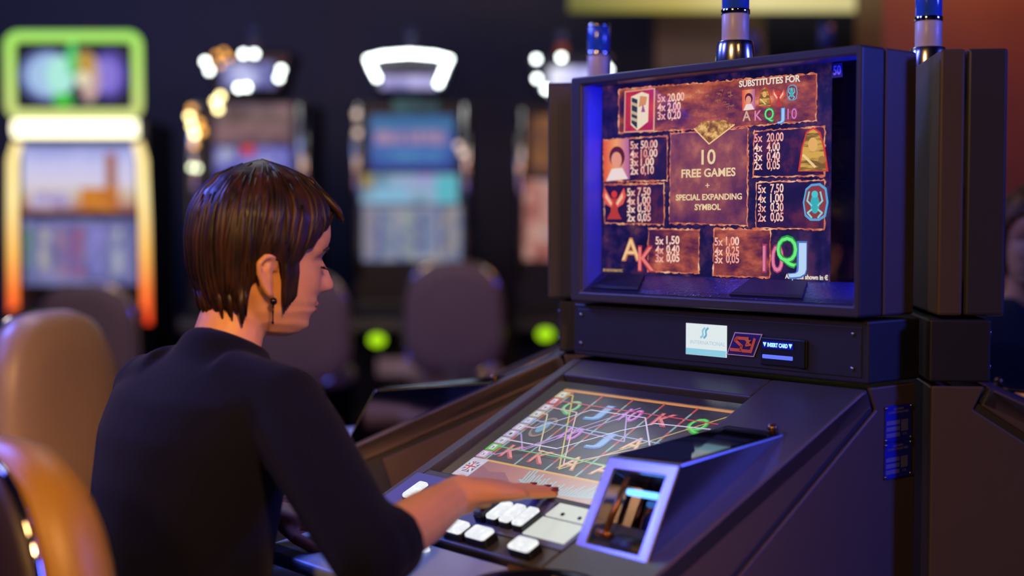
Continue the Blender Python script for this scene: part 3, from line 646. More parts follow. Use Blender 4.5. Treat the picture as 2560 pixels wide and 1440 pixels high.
G, B_, P_, R_, O_ = ('#58a868', '#90d098'), ('#5080c8', '#90b8e8'), ('#a858b0', '#d890e0'), ('#b04848', '#e08880'), ('#c08060', '#e8b898')
for s, c, r, k in (('Q', 0, 0, G), ('J', 1, 0, B_), ('10', 2, 0, P_), ('K', 3, 0, R_), ('Q', 4, 0, ('#30a838', '#60e068')), ('10', 1, 1, P_), ('J', 2, 1, B_), ('A', 3, 1, O_), ('K', 0, 2, R_), ('K', 1, 2, R_), ('A', 2, 2, O_), ('A', 3, 2, O_)):
    sym(s, c, r, *k)
cx, cy = 0.16, 0.58
for k, (rx, ry2, c) in enumerate(((0.055, 0.105, '#907868'), (0.045, 0.085, '#4a4450'), (0.026, 0.06, '#68a0c0'))):
    flat([Lp(cx + rx * math.cos(t * PI / 10), cy + ry2 * math.sin(t * PI / 10), 3 + k) for t in range(20)], E(c), lcd, 'beetle_symbol', 0.0003, LN)
tabs = ['#c8c488', '#c83848', '#c8a8b8', '#c0bca8', '#a8b0d8', '#c0b0d0', '#b8a8d8', '#c0bcd4', '#58c048', '#c8a0d0']
nums = ['4', '2', '9', '6', '10', '7', '1', '8', '3', '5']
for i, c in enumerate(tabs):
    vt = 0.955 - 0.0745 * i
    lrect(0.0, vt - 0.066, 0.062, vt, E(c), 'line_tab', 2); lrect(0.018, vt - 0.056, 0.046, vt - 0.01, E('#e8e4f0'), 'tab_window', 3)
    fit(nums[i], E('#3a3048'), lcd, 'tab_number', Lp(0.024, vt - 0.05, 4), Lp(0.040, vt - 0.05, 4), 0.0065, LY)
def tabv(i): return 0.922 - 0.0745 * i
cxs = [0.166 + 0.182 * i for i in range(5)]; rv = [0.84, 0.59, 0.34]
lines = [('#c8b858', [(0.06, tabv(0)), (0.10, tabv(0)), (cxs[2] - 0.02, 0.24), (0.99, 0.92)]), ('#c84050', [(0.06, tabv(1)), (0.985, rv[0])]),
         ('#d8b0b0', [(0.06, tabv(2)), (0.24, 0.76), (0.50, 0.29), (0.80, 0.56), (0.98, 0.7)]), ('#c8c8a0', [(0.06, tabv(3)), (0.10, tabv(3)), (0.30, 0.36), (0.72, 0.33)]),
         ('#98a8e0', [(0.06, tabv(4)), (0.98, rv[1])]), ('#d0c0e0', [(0.06, tabv(5)), (0.13, tabv(5)), (0.30, rv[0] - 0.04), (0.62, rv[0] - 0.04), (0.80, 0.56)]),
         ('#b090d8', [(0.06, tabv(6)), (0.10, tabv(6)), (0.22, 0.33), (0.34, rv[1]), (0.66, rv[1] - 0.03), (0.52, rv[0] - 0.05), (0.22, 0.34)]), ('#d8d0e8', [(0.06, tabv(7)), (0.38, 0.40), (0.58, rv[1] + 0.06), (0.70, rv[0] - 0.08), (0.98, 0.78)]),
         ('#60b860', [(0.06, tabv(8)), (0.98, rv[2])]), ('#b888d0', [(0.06, tabv(9)), (0.11, tabv(9)), (0.22, rv[2] + 0.02), (0.36, rv[1] + 0.02), (0.54, rv[0] + 0.04)])]
for i, (c, p) in enumerate(lines): ribbon([Lp(u, v, 6 + 0.5 * i) for u, v in p], 0.0026, LN).build('pay_line', E(c), lcd)
flat([Lp(-0.07, -0.02, 14), Lp(1.015, -0.02, 14), Lp(1.015, 1.035, 14), Lp(-0.07, 1.035, 14)], glass('deck_glass_hazy', refl=0.022, rough=0.19), mach, 'deck_glass', 0.0002, LN)
# --- buttons
plate = MB(); xs = (-0.575, -0.165); ys = (-0.396, -0.318)
plate.add([deck(xs[0], ys[0], .0003), deck(xs[1], ys[0], .0003), deck(xs[1], ys[1], .0003), deck(xs[0], ys[1], .0003), deck(xs[0], ys[0], .0018), deck(xs[1], ys[0], .0018), deck(xs[1], ys[1], .0018), deck(xs[0], ys[1], .0018)], [(0, 3, 2, 1), (4, 5, 6, 7), (0, 1, 5, 4), (1, 2, 6, 5), (2, 3, 7, 6), (3, 0, 4, 7)])
plate.build('key_plate', M_KEYPLATE, mach, label='slate blue button plate')
for x, lit in ((-0.511, True), (-0.483, False), (-0.450, True), (-0.420, True), (-0.345, False), (-0.318, True), (-0.291, True), (-0.264, True)):
    key(mach, x, -0.366, 0.0215, 0.042, 0.015, lit)
for x in (-0.354, -0.303, -0.214): key(mach, x, -0.414, 0.044, 0.026, 0.015)
key(mach, -0.548, -0.412, 0.028, 0.014, 0.008); key(mach, -0.512, -0.414, 0.030, 0.010, 0.006)
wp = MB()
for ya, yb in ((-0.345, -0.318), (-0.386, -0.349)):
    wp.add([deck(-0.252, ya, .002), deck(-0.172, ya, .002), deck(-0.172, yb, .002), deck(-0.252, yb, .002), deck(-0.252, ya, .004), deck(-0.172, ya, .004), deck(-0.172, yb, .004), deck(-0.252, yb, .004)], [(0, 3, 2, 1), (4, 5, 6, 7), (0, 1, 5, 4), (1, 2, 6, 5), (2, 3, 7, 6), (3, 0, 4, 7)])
wpo = wp.build('pale_plate', emit('pale_plate', '#d6dad2', 0.95), mach, label='pale double plate left of the chrome wedge')  # brightness of both plates is put in as plain emission
for x in (-0.225, -0.192):
    k = MB().lathe([(0.0001, 0), (0.0032, 0), (0.0028, 0.0014), (0.0001, 0.0016)], n=12); k.v = [tuple(deck(x, -0.338, 0.004) + XU * a + DY * b + DN * c) for a, b, c in k.v]; k.build('plate_rivet', M_BUTTONCAP, wpo, True)
rb = MB()
for k in range(9): rb.box(-0.405 + 0.0045 * k, -0.4025 + 0.0045 * k, -0.467, -0.455, 0.7545, 0.762)
rb.box(-0.406, -0.363, -0.465, -0.457, 0.754, 0.760)
rb.build('ribbed_lamp', emit('ribbed_lamp', '#e8ecff', 1.1), mach, label='small white ribbed lamp')
# --- coin dish in front of the wedge
MB().lathe([(0.0001, 0.0), (0.060, 0.0), (0.078, 0.016), (0.082, 0.018), (0.080, 0.021), (0.074, 0.018), (0.058, 0.005), (0.0001, 0.004)], (-0.095, -0.505, 0.7505), 40).build('coin_dish', mat('smoked_metal', '#3a3a48', 0.15, 0.9), mach, True, label='dark metal dish under the wedge')
MB().box(-0.135, -0.030, -0.446, -0.440, 0.757, 0.765).build('brass_strip', mat('brass', '#a8702c', 0.3, 0.9), mach, bevel=0.001)
MB().box(-0.215, -0.155, -0.446, -0.440, 0.757, 0.764).build('brass_strip', MATS['brass'], mach, bevel=0.001)
# --- rating plates on the side
PB = mat('blue_rating_plate', '#2028b8', 0.4, vary=0.05); PW = mat('rating_plate_print', '#7a78a8', 0.5)
for zt, zb in ((0.9455, 0.8945), (0.8935, 0.8425)):
    pl = flat([(0.0004, y, z) for y, z in ((0.063, zb), (0.126, zb), (0.126, zt), (0.063, zt))], PB, mach, 'rating_plate', 0.0012, XU); pl['label'] = 'blue rating plate'
    H = zt - zb
    def pr(y0, t0, y1, t1): flat([(0.0018, y, z) for y, z in ((y0, zt - H * t1), (y1, zt - H * t1), (y1, zt - H * t0), (y0, zt - H * t0))], PW, pl, 'blank_field', 0.0002, XU)
    for t in (0.42, 0.59, 0.76): pr(0.066, t, 0.098, t + 0.115)
    pr(0.102, 0.42, 0.118, 0.74)
    fit('AUSTRIAN', PW, pl, 'plate_text', (0.0018, 0.083, zt - H * .14), (0.0018, 0.106, zt - H * .14), 0.0034, ZU)
    fit('GAMING INDUSTRIES', PW, pl, 'plate_text', (0.0018, 0.070, zt - H * .23), (0.0018, 0.119, zt - H * .23), 0.0034, ZU)
    fit('CE', PW, pl, 'plate_text', (0.0018, 0.106, zt - H * .86), (0.0018, 0.116, zt - H * .86), 0.0034, ZU)
    for y in (0.0645, 0.1245):
        for z in (zt - 0.003, zb + 0.003): MB().ball((0.002, y, z), 0.0022, 6).build('rivet', M_STEEL, pl, True)

# ------------------------------------------------------------------ the two neighbours of the carousel
left = thing('slot_machine', 'slot machine turned away, behind the woman and left of the payout screen machine', 'slot machine', (0.062, 2.425, 0), math.radians(-99), 'carousel slot machines')
slot_machine(left, 0.10, simple=True, groove=((0.030, 0.935), (-0.30, 0.786), (-0.47, 0.709)))
right = thing('slot_machine', 'brown-lit slot machine seen side-on at the right edge of the photo', 'slot machine', (0.757, 2.52, 0), math.radians(83), 'carousel slot machines')
slot_machine(right, 0.10, simple=True)
# ------------------------------------------------------------------ row of upright machines far behind
BD = 7.0
def bx(px): return (px - 1280) / 500.0
def bz(py): return 1.2 + (560 - py) / 500.0
M_CAB = mat('black_cabinet', '#16161c', 0.4)
M_BG_CHROME = mat('chrome_pillar', '#a8a4a8', 0.2, 1.0)
class Far:
    def __init__(s, label, pc):
        s.xc = bx(pc); s.o = thing('slot_machine', label, 'slot machine', (s.xc, BD, 0), 0, 'upright slot machines in the far row')
    def X(s, px): return bx(px) - s.xc
    def box(s, name, m, x0, x1, y0, y1, d0, d1, bev=0.0, par=None, label=None):
        return MB().box(s.X(x0), s.X(x1), d0, d1, bz(y1), bz(y0)).build(name, m, par or s.o, bevel=bev, label=label)
    def body(s, x0, x1, top):
        mb = MB(); a, b = s.X(x0), s.X(x1)
        mb.prism([(0.0, bz(top)), (0.0, 0.80), (-0.26, 0.74), (-0.28, 0.68), (-0.06, 0.60), (-0.04, 0.0), (0.55, 0.0), (0.55, bz(top))], lambda p, q, t: (t, p, q), a, b)
        mb.build('cabinet', M_CAB, s.o, bevel=0.01)
    def bulbs(s, pts, m, r=0.013, y=-0.02):
        first = None
        for px, py in pts:
            if first is None: first = MB().ball((0, 0, 0), r, 8).build('bulb', m, s.o, True, label='glowing bulb'); q = first
            else: q = first.copy(); link(q, s.o)
            q.location = (s.X(px), y, bz(py))
    def candle(s, px, top, bot, c1, c2, r=0.028):
        h = (bz(top) - bz(bot)) / 2
        MB().lathe([(0.0001, 0), (r, 0), (r, h), (0.0001, h)], (s.X(px), 0.25, bz(bot))).build('candle_lens', c2, s.o, True)
        MB().lathe([(0.0001, 0), (r, 0), (r * .9, h * .95), (0.0001, h)], (s.X(px), 0.25, bz(bot) + h)).build('candle_lens', c1, s.o, True)
def rrect(x0, x1, z0, z1, r, y, n=6):
    out = []
    for cx, cz, a0 in ((x1 - r, z1 - r, 0), (x0 + r, z1 - r, 90), (x0 + r, z0 + r, 180), (x1 - r, z0 + r, 270)):
        for k in range(n + 1):
            t = math.radians(a0 + 90 * k / n); out.append((cx + r * math.cos(t), y, cz + r * math.sin(t)))
    return out
WHITEB = emit('white_bulb', '#f4fff8', 14.0); YELB = emit('yellow_bulb', '#ffe9a0', 9.0); ORB = emit('orange_bulb', '#ffb050', 3.0); GRB = emit('pale_green_bulb', '#f0ffd0', 6.0)
CANDLE_DIM = mat('dim_blue_candle', '#3a4670', 0.3); CANDLE_LOW = mat('dim_white_candle', '#5a5868', 0.3)
# first: green framed topper, glowing bar and side strips
m1 = Far('far slot machine with the green-lit frame on top and orange side strips', 207)
m1.body(40, 372, 300)
MB().ctube(rrect(m1.X(36), m1.X(352), bz(288), bz(96), 0.045, -0.02), 0.026, 10).build('topper_frame', emit_ramp('green_lit_frame', [(0, '#d8e080'), (0.3, '#cdea80'), (1, '#a8f060')], 'Z', 1.0), m1.o, True, label='green glowing frame')
sc1 = m1.box('topper_screen', emit('topper_dark_ground', '#141830', 0.9, nscale=6, col2='#20243c'), 58, 328, 118, 270, -0.012, 0.05)
def blob(mm, cx, cy, rx, ry, m, par, d): flat([(mm.X(cx + rx * math.cos(2 * PI * i / 20)), d, bz(cy + ry * math.sin(2 * PI * i / 20))) for i in range(20)], m, par, 'picture_glow', 0.0003, YN)
for cx, cy, rx, ry, c, d in ((128, 192, 70, 62, '#7080c0', 0), (135, 192, 58, 52, '#a8c8ec', 1), (160, 192, 36, 48, '#b0f0e0', 2), (280, 190, 44, 58, '#5a4ab0', 0), (272, 192, 34, 42, '#8a78d8', 1), (232, 198, 26, 60, '#c8a8a0', 2), (222, 162, 24, 30, '#c0983c', 3), (190, 150, 14, 44, '#58d070', 4), (165, 252, 26, 18, '#48c840', 4), (215, 200, 16, 20, '#f0e8c0', 5)):
    blob(m1, cx, cy, rx, ry, emit('topper_glow_' + c[1:], c, 0.95), sc1, -0.0125 - 0.0004 * d)
MB().box(m1.X(40), m1.X(350), 0.0, 0.12, bz(290), bz(95)).build('topper_box', M_CAB, m1.o)
MB().tube([(m1.X(47), -0.03, bz(324)), (m1.X(349), -0.03, bz(324))], [0.043, 0.043], 14).build('light_bar', emit('warm_light_bar', '#fff8d0', 2.6), m1.o, True, label='white hot light bar')
for xs_ in ((52, 40, 38, 40), (350, 362, 367, 371)):
    MB().tube([(m1.X(xs_[0]), -0.02, bz(358)), (m1.X(xs_[1]), -0.025, bz(400)), (m1.X(xs_[2]), -0.03, bz(560)), (m1.X(xs_[3]), -0.05, bz(808))], [0.022, 0.024, 0.024, 0.024], 10).build('light_strip', emit_ramp('orange_strip', [(0, '#ff4020'), (0.18, '#ff7a34'), (0.4, '#ffc060'), (0.7, '#ffe8a0'), (1, '#ffe490')], 'Z', 1.35), m1.o, True, label='orange glowing side strip')
u1 = m1.box('upper_screen', emit_ramp('landscape_picture', [(0, '#9a5a60'), (0.16, '#c89a80'), (0.3, '#d8c8b8'), (0.45, '#dcd4ec'), (0.75, '#c8c8f8'), (1, '#8a94d8')], 'Z', 0.9, 0.3, 7), 60, 342, 364, 530, -0.01, 0.05)
m1.box('picture_patch', emit('amber_patch', '#e0961c', 1.0, nscale=14, col2='#b06030'), 205, 300, 470, 526, -0.012, -0.0101, par=u1)
m1.box('picture_patch', emit('white_patch', '#d8d4f0', 0.9, nscale=14, col2='#9a80b8'), 80, 180, 480, 520, -0.012, -0.0101, par=u1)
m1.box('picture_patch', emit('brown_patch', '#a86a50', 0.9), 268, 296, 385, 470, -0.012, -0.0101, par=u1)
l1_ = m1.box('lower_screen', emit('reel_slate', '#5a5c98', 0.85, nscale=8, col2='#8a88c0'), 62, 342, 547, 712, -0.01, 0.05)
for a_, b_, c_ in ((66, 82, '#60a040'), (102, 128, '#c8c0a8'), (146, 170, '#b08080'), (172, 184, '#8a3a80'), (186, 212, '#a85868'), (226, 258, '#9890e0'), (282, 306, '#c8ccd0'), (318, 336, '#8a90b0')):
    m1.box('reel_strip', emit('strip_' + c_[1:], c_, 0.9, nscale=18, col2='#686aa8'), a_, b_, 570, 690, -0.013, -0.0101, par=l1_)
m1.candle(195, 52, 88, mat('dim_red_candle', '#5a1420', 0.3), mat('dim_green_candle', '#1c8a50', 0.3))
# second: behind the woman's head
m2 = Far('far chrome slot machine with a bulb-lit cup-shaped topper behind the woman\'s head', 625)
m2.body(472, 778, 255)
def cup(mm, x0t, x1t, x0b, x1b, yt, yb, m):
    MB().prism([(mm.X(x0t), bz(yt)), (mm.X(x1t), bz(yt)), (mm.X(x1b), bz(yb)), (mm.X(x0b), bz(yb))], lambda a, b, t: (a, t, b), 0.0, 0.3).build('topper', m, mm.o, bevel=0.02)
cup(m2, 505, 740, 540, 705, 130, 238, mat('dark_bronze_topper', '#241c20', 0.3, 0.6))
m2.box('topper_screen', emit('topper_glow', '#5058a0', 1.0, nscale=7, col2='#d0d4ff', lo=.4, hi=.62), 560, 690, 160, 222, -0.012, 0.02)
m2.bulbs([(615, 139), (642, 139), (520, 158), (530, 180), (708, 178), (702, 198), (602, 223), (622, 221)], WHITEB, 0.011)
m2.bulbs([(548, 142), (566, 135), (558, 165), (578, 148)], ORB, 0.012)
for x0, x1 in ((474, 506), (744, 776)): MB().tube([(m2.X((x0 + x1) / 2), -0.02, bz(265)), (m2.X((x0 + x1) / 2), -0.02, bz(690))], 0.03, 12).build('chrome_pillar', M_BG_CHROME, m2.o, True)
m2.bulbs([(548, 258), (554, 276), (560, 245)], YELB, 0.014, -0.05); m2.bulbs([(484, 295), (490, 318), (496, 338)], YELB, 0.013, -0.06); m2.bulbs([(505, 310), (512, 330), (488, 275), (492, 365)], ORB, 0.016, -0.04); m2.bulbs([(488, 420), (502, 422)], GRB, 0.010, -0.06)
us = m2.box('upper_screen', emit('rose_brown_screen', '#4a3440', 0.8, nscale=7, col2=['#6a5460', '#8a6a70']), 540, 730, 262, 362, -0.01, 0.05)
m2.box('screen_band', emit('olive_band', '#6a5c38', 0.8), 548, 724, 294, 302, -0.012, -0.0101, par=us); m2.box('screen_band', emit('pink_band', '#9a7074', 0.8, nscale=10, col2='#70585c'), 550, 715, 310, 340, -0.012, -0.0101, par=us)
us = m2.box('lower_screen', emit('blue_violet_screen', '#2a2c6a', 0.9, nscale=6, col2=['#5a5cc0', '#b0b0d8']), 540, 730, 368, 640, -0.01, 0.05)
m2.box('screen_patch', emit('red_patch', '#c83830', 1.0), 606, 640, 365, 388, -0.012, -0.0101, par=us); m2.box('screen_patch', emit('pale_patch', '#a0a8c8', 0.9), 556, 590, 372, 400, -0.012, -0.0101, par=us)
m2.candle(617, 52, 122, CANDLE_DIM, CANDLE_LOW)
# third: arch of white bulbs
m3 = Far('far slot machine with the white bulb arch on top and big blue screen', 1028)
m3.body(884, 1176, 258)
cup(m3, 915, 1140, 940, 1108, 150, 235, mat('navy_topper', '#20243a', 0.4))
m3.box('topper_screen', emit('lavender_glow', '#5a58a8', 1.0, nscale=5, col2='#c8c4f8', lo=.35, hi=.6), 955, 1092, 192, 224, -0.012, 0.02)
arch = []
P_ = [(945, 198), (933, 176), (924, 152), (960, 143), (1024, 138), (1088, 143), (1124, 152), (1112, 178), (1098, 212)]
for (ax, ay), (bx_, by_) in zip(P_, P_[1:]):
    nn = max(1, round(math.hypot(bx_ - ax, by_ - ay) / 13))
    arch += [(ax + (bx_ - ax) * i / nn, ay + (by_ - ay) * i / nn) for i in range(nn)]
m3.bulbs(arch + [P_[-1]], WHITEB, 0.0105)
m3.box('name_sign', emit('teal_sign', '#14303c', 0.9, nscale=8, col2='#2e6a70'), 985, 1095, 250, 284, -0.015, 0.02)
us = m3.box('upper_screen', emit_ramp('blue_picture', [(0, '#243c90'), (0.35, '#3a68b0'), (0.6, '#2a50a0'), (0.85, '#3878a8'), (1, '#204a80')], 'Z', 0.9, 0.3, 4), 926, 1136, 288, 426, -0.01, 0.05)
m3.box('screen_lettering', emit('rose_lettering', '#a88aa8', 0.9, nscale=24, col2='#4a60a8', lo=.45, hi=.6, stretch=(3, 1, .3)), 940, 1115, 328, 362, -0.012, -0.0101, par=us)
m3.box('screen_lettering', emit('cyan_lettering', '#4a90c0', 0.9, nscale=20, col2='#3058a8'), 960, 1100, 378, 404, -0.012, -0.0101, par=us)
us = m3.box('middle_screen', emit('pale_strip', '#5a80a0', 0.85, nscale=6, col2=['#90b8d0', '#a0a0d8']), 905, 1146, 436, 510, -0.01, 0.05)
m3.box('screen_patch', emit('cyan_patch', '#58b8c8', 0.9), 1090, 1142, 440, 506, -0.012, -0.0101, par=us); m3.box('screen_patch', emit('sky_patch', '#80b8d8', 0.9), 935, 1020, 470, 506, -0.012, -0.0101, par=us); m3.box('screen_patch', emit('olive_patch', '#a09050', 0.8), 906, 934, 436, 470, -0.012, -0.0101, par=us)
us = m3.box('reel_screen', emit('reel_pastel', '#50608a', 0.85, nscale=12, col2=['#8a90b0', '#b0a898'], stretch=(1, 1, 1)), 908, 1152, 516, 652, -0.01, 0.05)
for a_, b_, c_ in ((914, 940, '#a09090'), (944, 958, '#4a50a0'), (962, 985, '#90a0a8'), (1010, 1034, '#a8b8a0'), (1060, 1086, '#8898b8'), (1096, 1108, '#4a4890'), (1112, 1140, '#b0a080')):
    m3.box('reel_strip', emit('reel_' + c_[1:], c_, 0.8, nscale=20, col2='#6878a0'), a_, b_, 526, 640, -0.013, -0.0101, par=us)
for x0, x1 in ((882, 904), (1156, 1176)): MB().tube([(m3.X((x0 + x1) / 2), -0.02, bz(265)), (m3.X((x0 + x1) / 2), -0.02, bz(690))], 0.022, 12).build('chrome_pillar', M_BG_CHROME, m3.o, True)
WARMB = emit('soft_white_bulb', '#e8c8b8', 1.6)
m3.bulbs([(1148, 366), (1158, 384), (896, 288), (898, 335)], WARMB, 0.016, -0.05)
m3.candle(1020, 58, 140, CANDLE_DIM, CANDLE_LOW)
GREEN = emit('green_lamp', '#9ad010', 1.6)
def glow_lamp(mm, px, py): MB().ball((mm.X(px), -0.30, bz(py)), 0.03, 8, (1.3, 0.5, 1)).build('green_button', GREEN, mm.o, True, label='glowing yellow-green button')
glow_lamp(m3, 956, 838)
m3.box('lit_tray', mat('pale_tray', '#b0a8c8', 0.4), 955, 1050, 884, 925, -0.29, -0.24)
# fourth: half hidden by the payout machine
m4 = Far('far slot machine with big white bulbs, half hidden behind the payout screen', 1425)
m4.body(1290, 1560, 262)
cup(m4, 1315, 1530, 1345, 1500, 140, 240, MATS['navy_topper'])
m4.box('topper_screen', emit('lavender_bright', '#a0a0e8', 1.2, nscale=4, col2='#f0f0ff', lo=.35, hi=.6), 1372, 1500, 172, 240, -0.012, 0.02)
m4.bulbs([(1340, 152), (1402, 148), (1342, 200), (1364, 226), (1508, 166), (1518, 178)], WHITEB, 0.011)
us = m4.box('upper_screen', emit('amber_picture', '#3a2a3c', 0.7, nscale=6, col2=['#7a5038', '#a87040']), 1325, 1530, 290, 440, -0.01, 0.05)
us = m4.box('reel_screen', emit('scarlet_reels', '#7a3a30', 0.85, nscale=8, col2=['#b07068', '#c8a090', '#405090']), 1308, 1530, 450, 650, -0.01, 0.05)
MB().tube([(m4.X(1300), -0.02, bz(275)), (m4.X(1300), -0.02, bz(690))], 0.022, 12).build('chrome_pillar', M_BG_CHROME, m4.o, True)
m4.candle(1406, 65, 135, CANDLE_DIM, mat('dull_orange_candle', '#a85838', 0.3), 0.03)
glow_lamp(m4, 1360, 824)

# lone candles behind the carousel
for px, top, bot in ((2060, 62, 125), (1880, 82, 140)):
    d = 5.2; x = (px - 1280) / 3500 * d
    t = thing('signal_candle', ('dim blue signal candle on a pole right of the tall candle of the payout machine' if px > 2000 else 'dim blue signal candle on a pole just behind the tall candle of the payout machine'), 'signal lamp', (x, d, 0))
    zt = 1.2 + (560 - top) / 3500 * d
    MB().lathe([(0.0001, 0), (0.026, 0), (0.026, 0.085), (0.0001, 0.09)], (0, 0, zt - 0.09)).build('lens', mat('dusk_blue_lens', '#3a4a80', 0.3), t, True)
    MB().lathe([(0.1, 0), (0.1, 0.02), (0.02, 0.03), (0.02, zt - 0.09), (0.0001, zt - 0.09)]).build('pole', M_CAB, t, True)

# ------------------------------------------------------------------ stools
def outline(wd, ht, k, y, cz, n=40, taper=0.06):
    out = []
    for i in range(n):
        t = 2 * PI * i / n; c, s_ = math.cos(t), math.sin(t); p = 2 / 3.0
        x = wd * math.copysign(abs(c) ** p, c) * k; z = ht * math.copysign(abs(s_) ** p, s_) * k
        x *= 1 - taper * (z / ht)
        out.append((x, y, cz + z))
    return out
def stool(loc, rz, label, pad, shell, zc=0.78, tilt=0.0, hw=0.215, hh=0.255):
    o = thing('casino_stool', label, 'stool', (loc[0], loc[1], 0), rz, 'casino stools')
    def lean(mb):
        mb.v = [(x, y - (z - 0.52) * tilt, z) for x, y, z in mb.v]; return mb
    rings = [outline(hw, hh, 0.93, -0.235, zc), outline(hw, hh, 1.0, -0.222, zc), outline(hw, hh, 1.02, -0.195, zc), outline(hw, hh, 0.99, -0.165, zc), outline(hw, hh, 0.90, -0.146, zc), outline(hw, hh, 0.6, -0.138, zc), outline(hw, hh, 0.05, -0.135, zc)]
    lean(MB().loft(rings)).build('backrest', pad, o, True)
    rings = [outline(hw, hh, 0.05, -0.262, zc), outline(hw, hh, 0.7, -0.260, zc), outline(hw, hh, 0.93, -0.252, zc), outline(hw, hh, 0.97, -0.243, zc), outline(hw, hh, 0.96, -0.236, zc)]
    lean(MB().loft(rings)).build('back_shell', shell, o, True, label='dark back shell')
    lean(MB().ctube(outline(hw, hh, 0.985, -0.238, zc), 0.0055, 8)).build('chrome_trim', M_CHROME, o, True, label='chrome trim round the backrest')
    sr_ = []
    for k, z in ((0.9, 0.455), (1.0, 0.47), (1.02, 0.50), (0.97, 0.53), (0.8, 0.545), (0.05, 0.548)):
        sr_.append([(0.215 * k * math.copysign(abs(math.cos(t)) ** .7, math.cos(t)), 0.02 + 0.2 * k * math.copysign(abs(math.sin(t)) ** .7, math.sin(t)), z) for t in [2 * PI * i / 36 for i in range(36)]])
    MB().loft(sr_).build('seat', pad, o, True)
    mb = MB(); mb.box(-0.04, 0.04, -0.25, -0.10, 0.44, 0.455); mb.box(-0.04, 0.04, -0.262, -0.245, 0.44, 0.58); mb.build('back_bracket', M_STEEL, o)
    MB().lathe([(0.0001, 0.012), (0.03, 0.012), (0.03, 0.44), (0.09, 0.455), (0.0001, 0.456)]).build('pedestal', M_CHROME, o, True)
    MB().lathe([(0.0001, 0), (0.22, 0), (0.22, 0.008), (0.06, 0.022), (0.0001, 0.022)], n=36).build('foot_plate', M_STEEL, o, True)
    return o
TAN = mat('tan_leather', '#98701f', 0.45, vary=0.06, nscale=8, bump=0.08, bscale=500); BEIGE = mat('beige_leather', '#a08a78', 0.36, vary=0.06, nscale=8, bump=0.08, bscale=500)
SHELL = mat('dark_brown_shell', '#2c2024', 0.5); SHELL2 = mat('grey_brown_shell', '#6a5a5c', 0.6, vary=0.08)
stool((ROOT + UX * -0.505 + UY * -0.765).xy, RZ, 'tan leather stool nearest the camera, right behind the woman in the dark sweater', TAN, SHELL, 0.690, 0.05)
stool((-0.845, 3.10), math.radians(-20 - 90), 'empty beige leather stool with chrome trim at the left edge', BEIGE, mat('beige_shell', '#6a5648', 0.4), 0.745, 0.05, hw=0.2)
for px, top, lab in ((207, 708, 'grey-brown stool far back in front of the green-framed machine'), (745, 680, 'grey-brown stool far back beside the woman\'s chin'), (1132, 655, 'grey-brown stool far back in front of the blue-screen machine')):
    d = 6.25; x = (px - 1280) / 3500 * d; zt = 1.2 + (560 - top) / 3500 * d
    stool((x, d + 0.26), 0.0, lab, BEIGE, SHELL2, zt - 0.255, 0.0, 0.225)
# ------------------------------------------------------------------ people
def interp(tab, x):
    if x <= tab[0][0]: return tab[0][1]
    for (a, p), (b, q) in zip(tab, tab[1:]):
        if x <= b:
            t = (x - a) / (b - a); t = t * t * (3 - 2 * t) * 0.5 + t * 0.5
            return p + (q - p) * t
    return tab[-1][1]
FRONT = [(-.082, .060), (-.076, .080), (-.066, .0925), (-.056, .0915), (-.049, .0945), (-.043, .1010), (-.038, .0985), (-.031, .1030), (-.024, .1000), (-.015, .1010), (.0, .103), (.018, .105), (.030, .1035), (.042, .111), (.06, .1165), (.08, .115), (.10, .104), (.118, .080), (.130, .045), (.137, .01)]
BACK = [(-.082, .02), (-.07, -.02), (-.05, -.05), (-.02, -.068), (.02, -.080), (.06, -.082), (.09, -.074), (.115, -.055), (.13, -.028), (.137, -.005)]
HALF = [(-.082, .018), (-.074, .032), (-.06, .045), (-.045, .053), (-.02, .061), (.01, .066), (.035, .069), (.07, .071), (.095, .065), (.115, .050), (.13, .026), (.137, .006)]
def head_volume(mb, T, nt=72, nz=64):
    rings = []
    for i in range(nz + 1):
        u = i / nz; z = -.082 + .219 * (0.5 - 0.5 * math.cos(PI * u)) if False else -.082 + .219 * u
        xf, xb, hw = interp(FRONT, z) * 0.94, interp(BACK, z), interp(HALF, z); xc = xb + (xf - xb) * 0.45; r = []
        for k in range(nt):
            t = 2 * PI * k / nt; c, s = math.cos(t), math.sin(t)
            x = xc + (xf - xc if c > 0 else xc - xb) * math.copysign(abs(c) ** 0.92, c); y = hw * math.copysign(abs(s) ** 0.9, s)
            if c > 0:
                ns = interp([(-.024, 0), (-.018, .010), (-.013, .0255), (-.005, .0265), (.010, .017), (.024, .008), (.036, 0)], z) if -.024 < z < .036 else 0
                wd = 0.0105 + 0.006 * math.exp(-((z + .010) / .010) ** 2)
                x += ns * math.exp(-(y / wd) ** 2)
                for sg in (-1, 1):
                    e = math.exp(-((y - sg * .032) / .013) ** 2 - ((z - .024) / .010) ** 2); x -= .009 * e
                    e = math.exp(-((y - sg * .032) / .012) ** 2 - ((z - .021) / .006) ** 2); x += .006 * e
                    e = math.exp(-((y - sg * .040) / .018) ** 2 - ((z + .004) / .016) ** 2); x += .004 * e
                e = math.exp(-(y / .022) ** 2 - ((z + .037) / .0016) ** 2); x -= .003 * e
            r.append(T((x, y, z)))
        rings.append(r)
    mb.loft(rings)
    for sg in (-1, 1):                                            # ears
        pth = [(.012, .066, -.026), (.006, .073, -.020), (-.004, .077, -.008), (-.012, .082, .008), (-.013, .085, .020), (-.004, .084, .029), (.008, .078, .030), (.015, .071, .022), (.014, .067, .010)]
        mb.tube([T((x, sg * y, z)) for x, y, z in pth], [.005, .0055, .0048, .0045, .0045, .0045, .0045, .0042, .004], 8)
        mb.tube([T((.006, sg * .064, -.018)), T((.002, sg * .071, -.004)), T((0, sg * .074, .014)), T((.004, sg * .072, .026))], [.008, .009, .009, .006], 8)
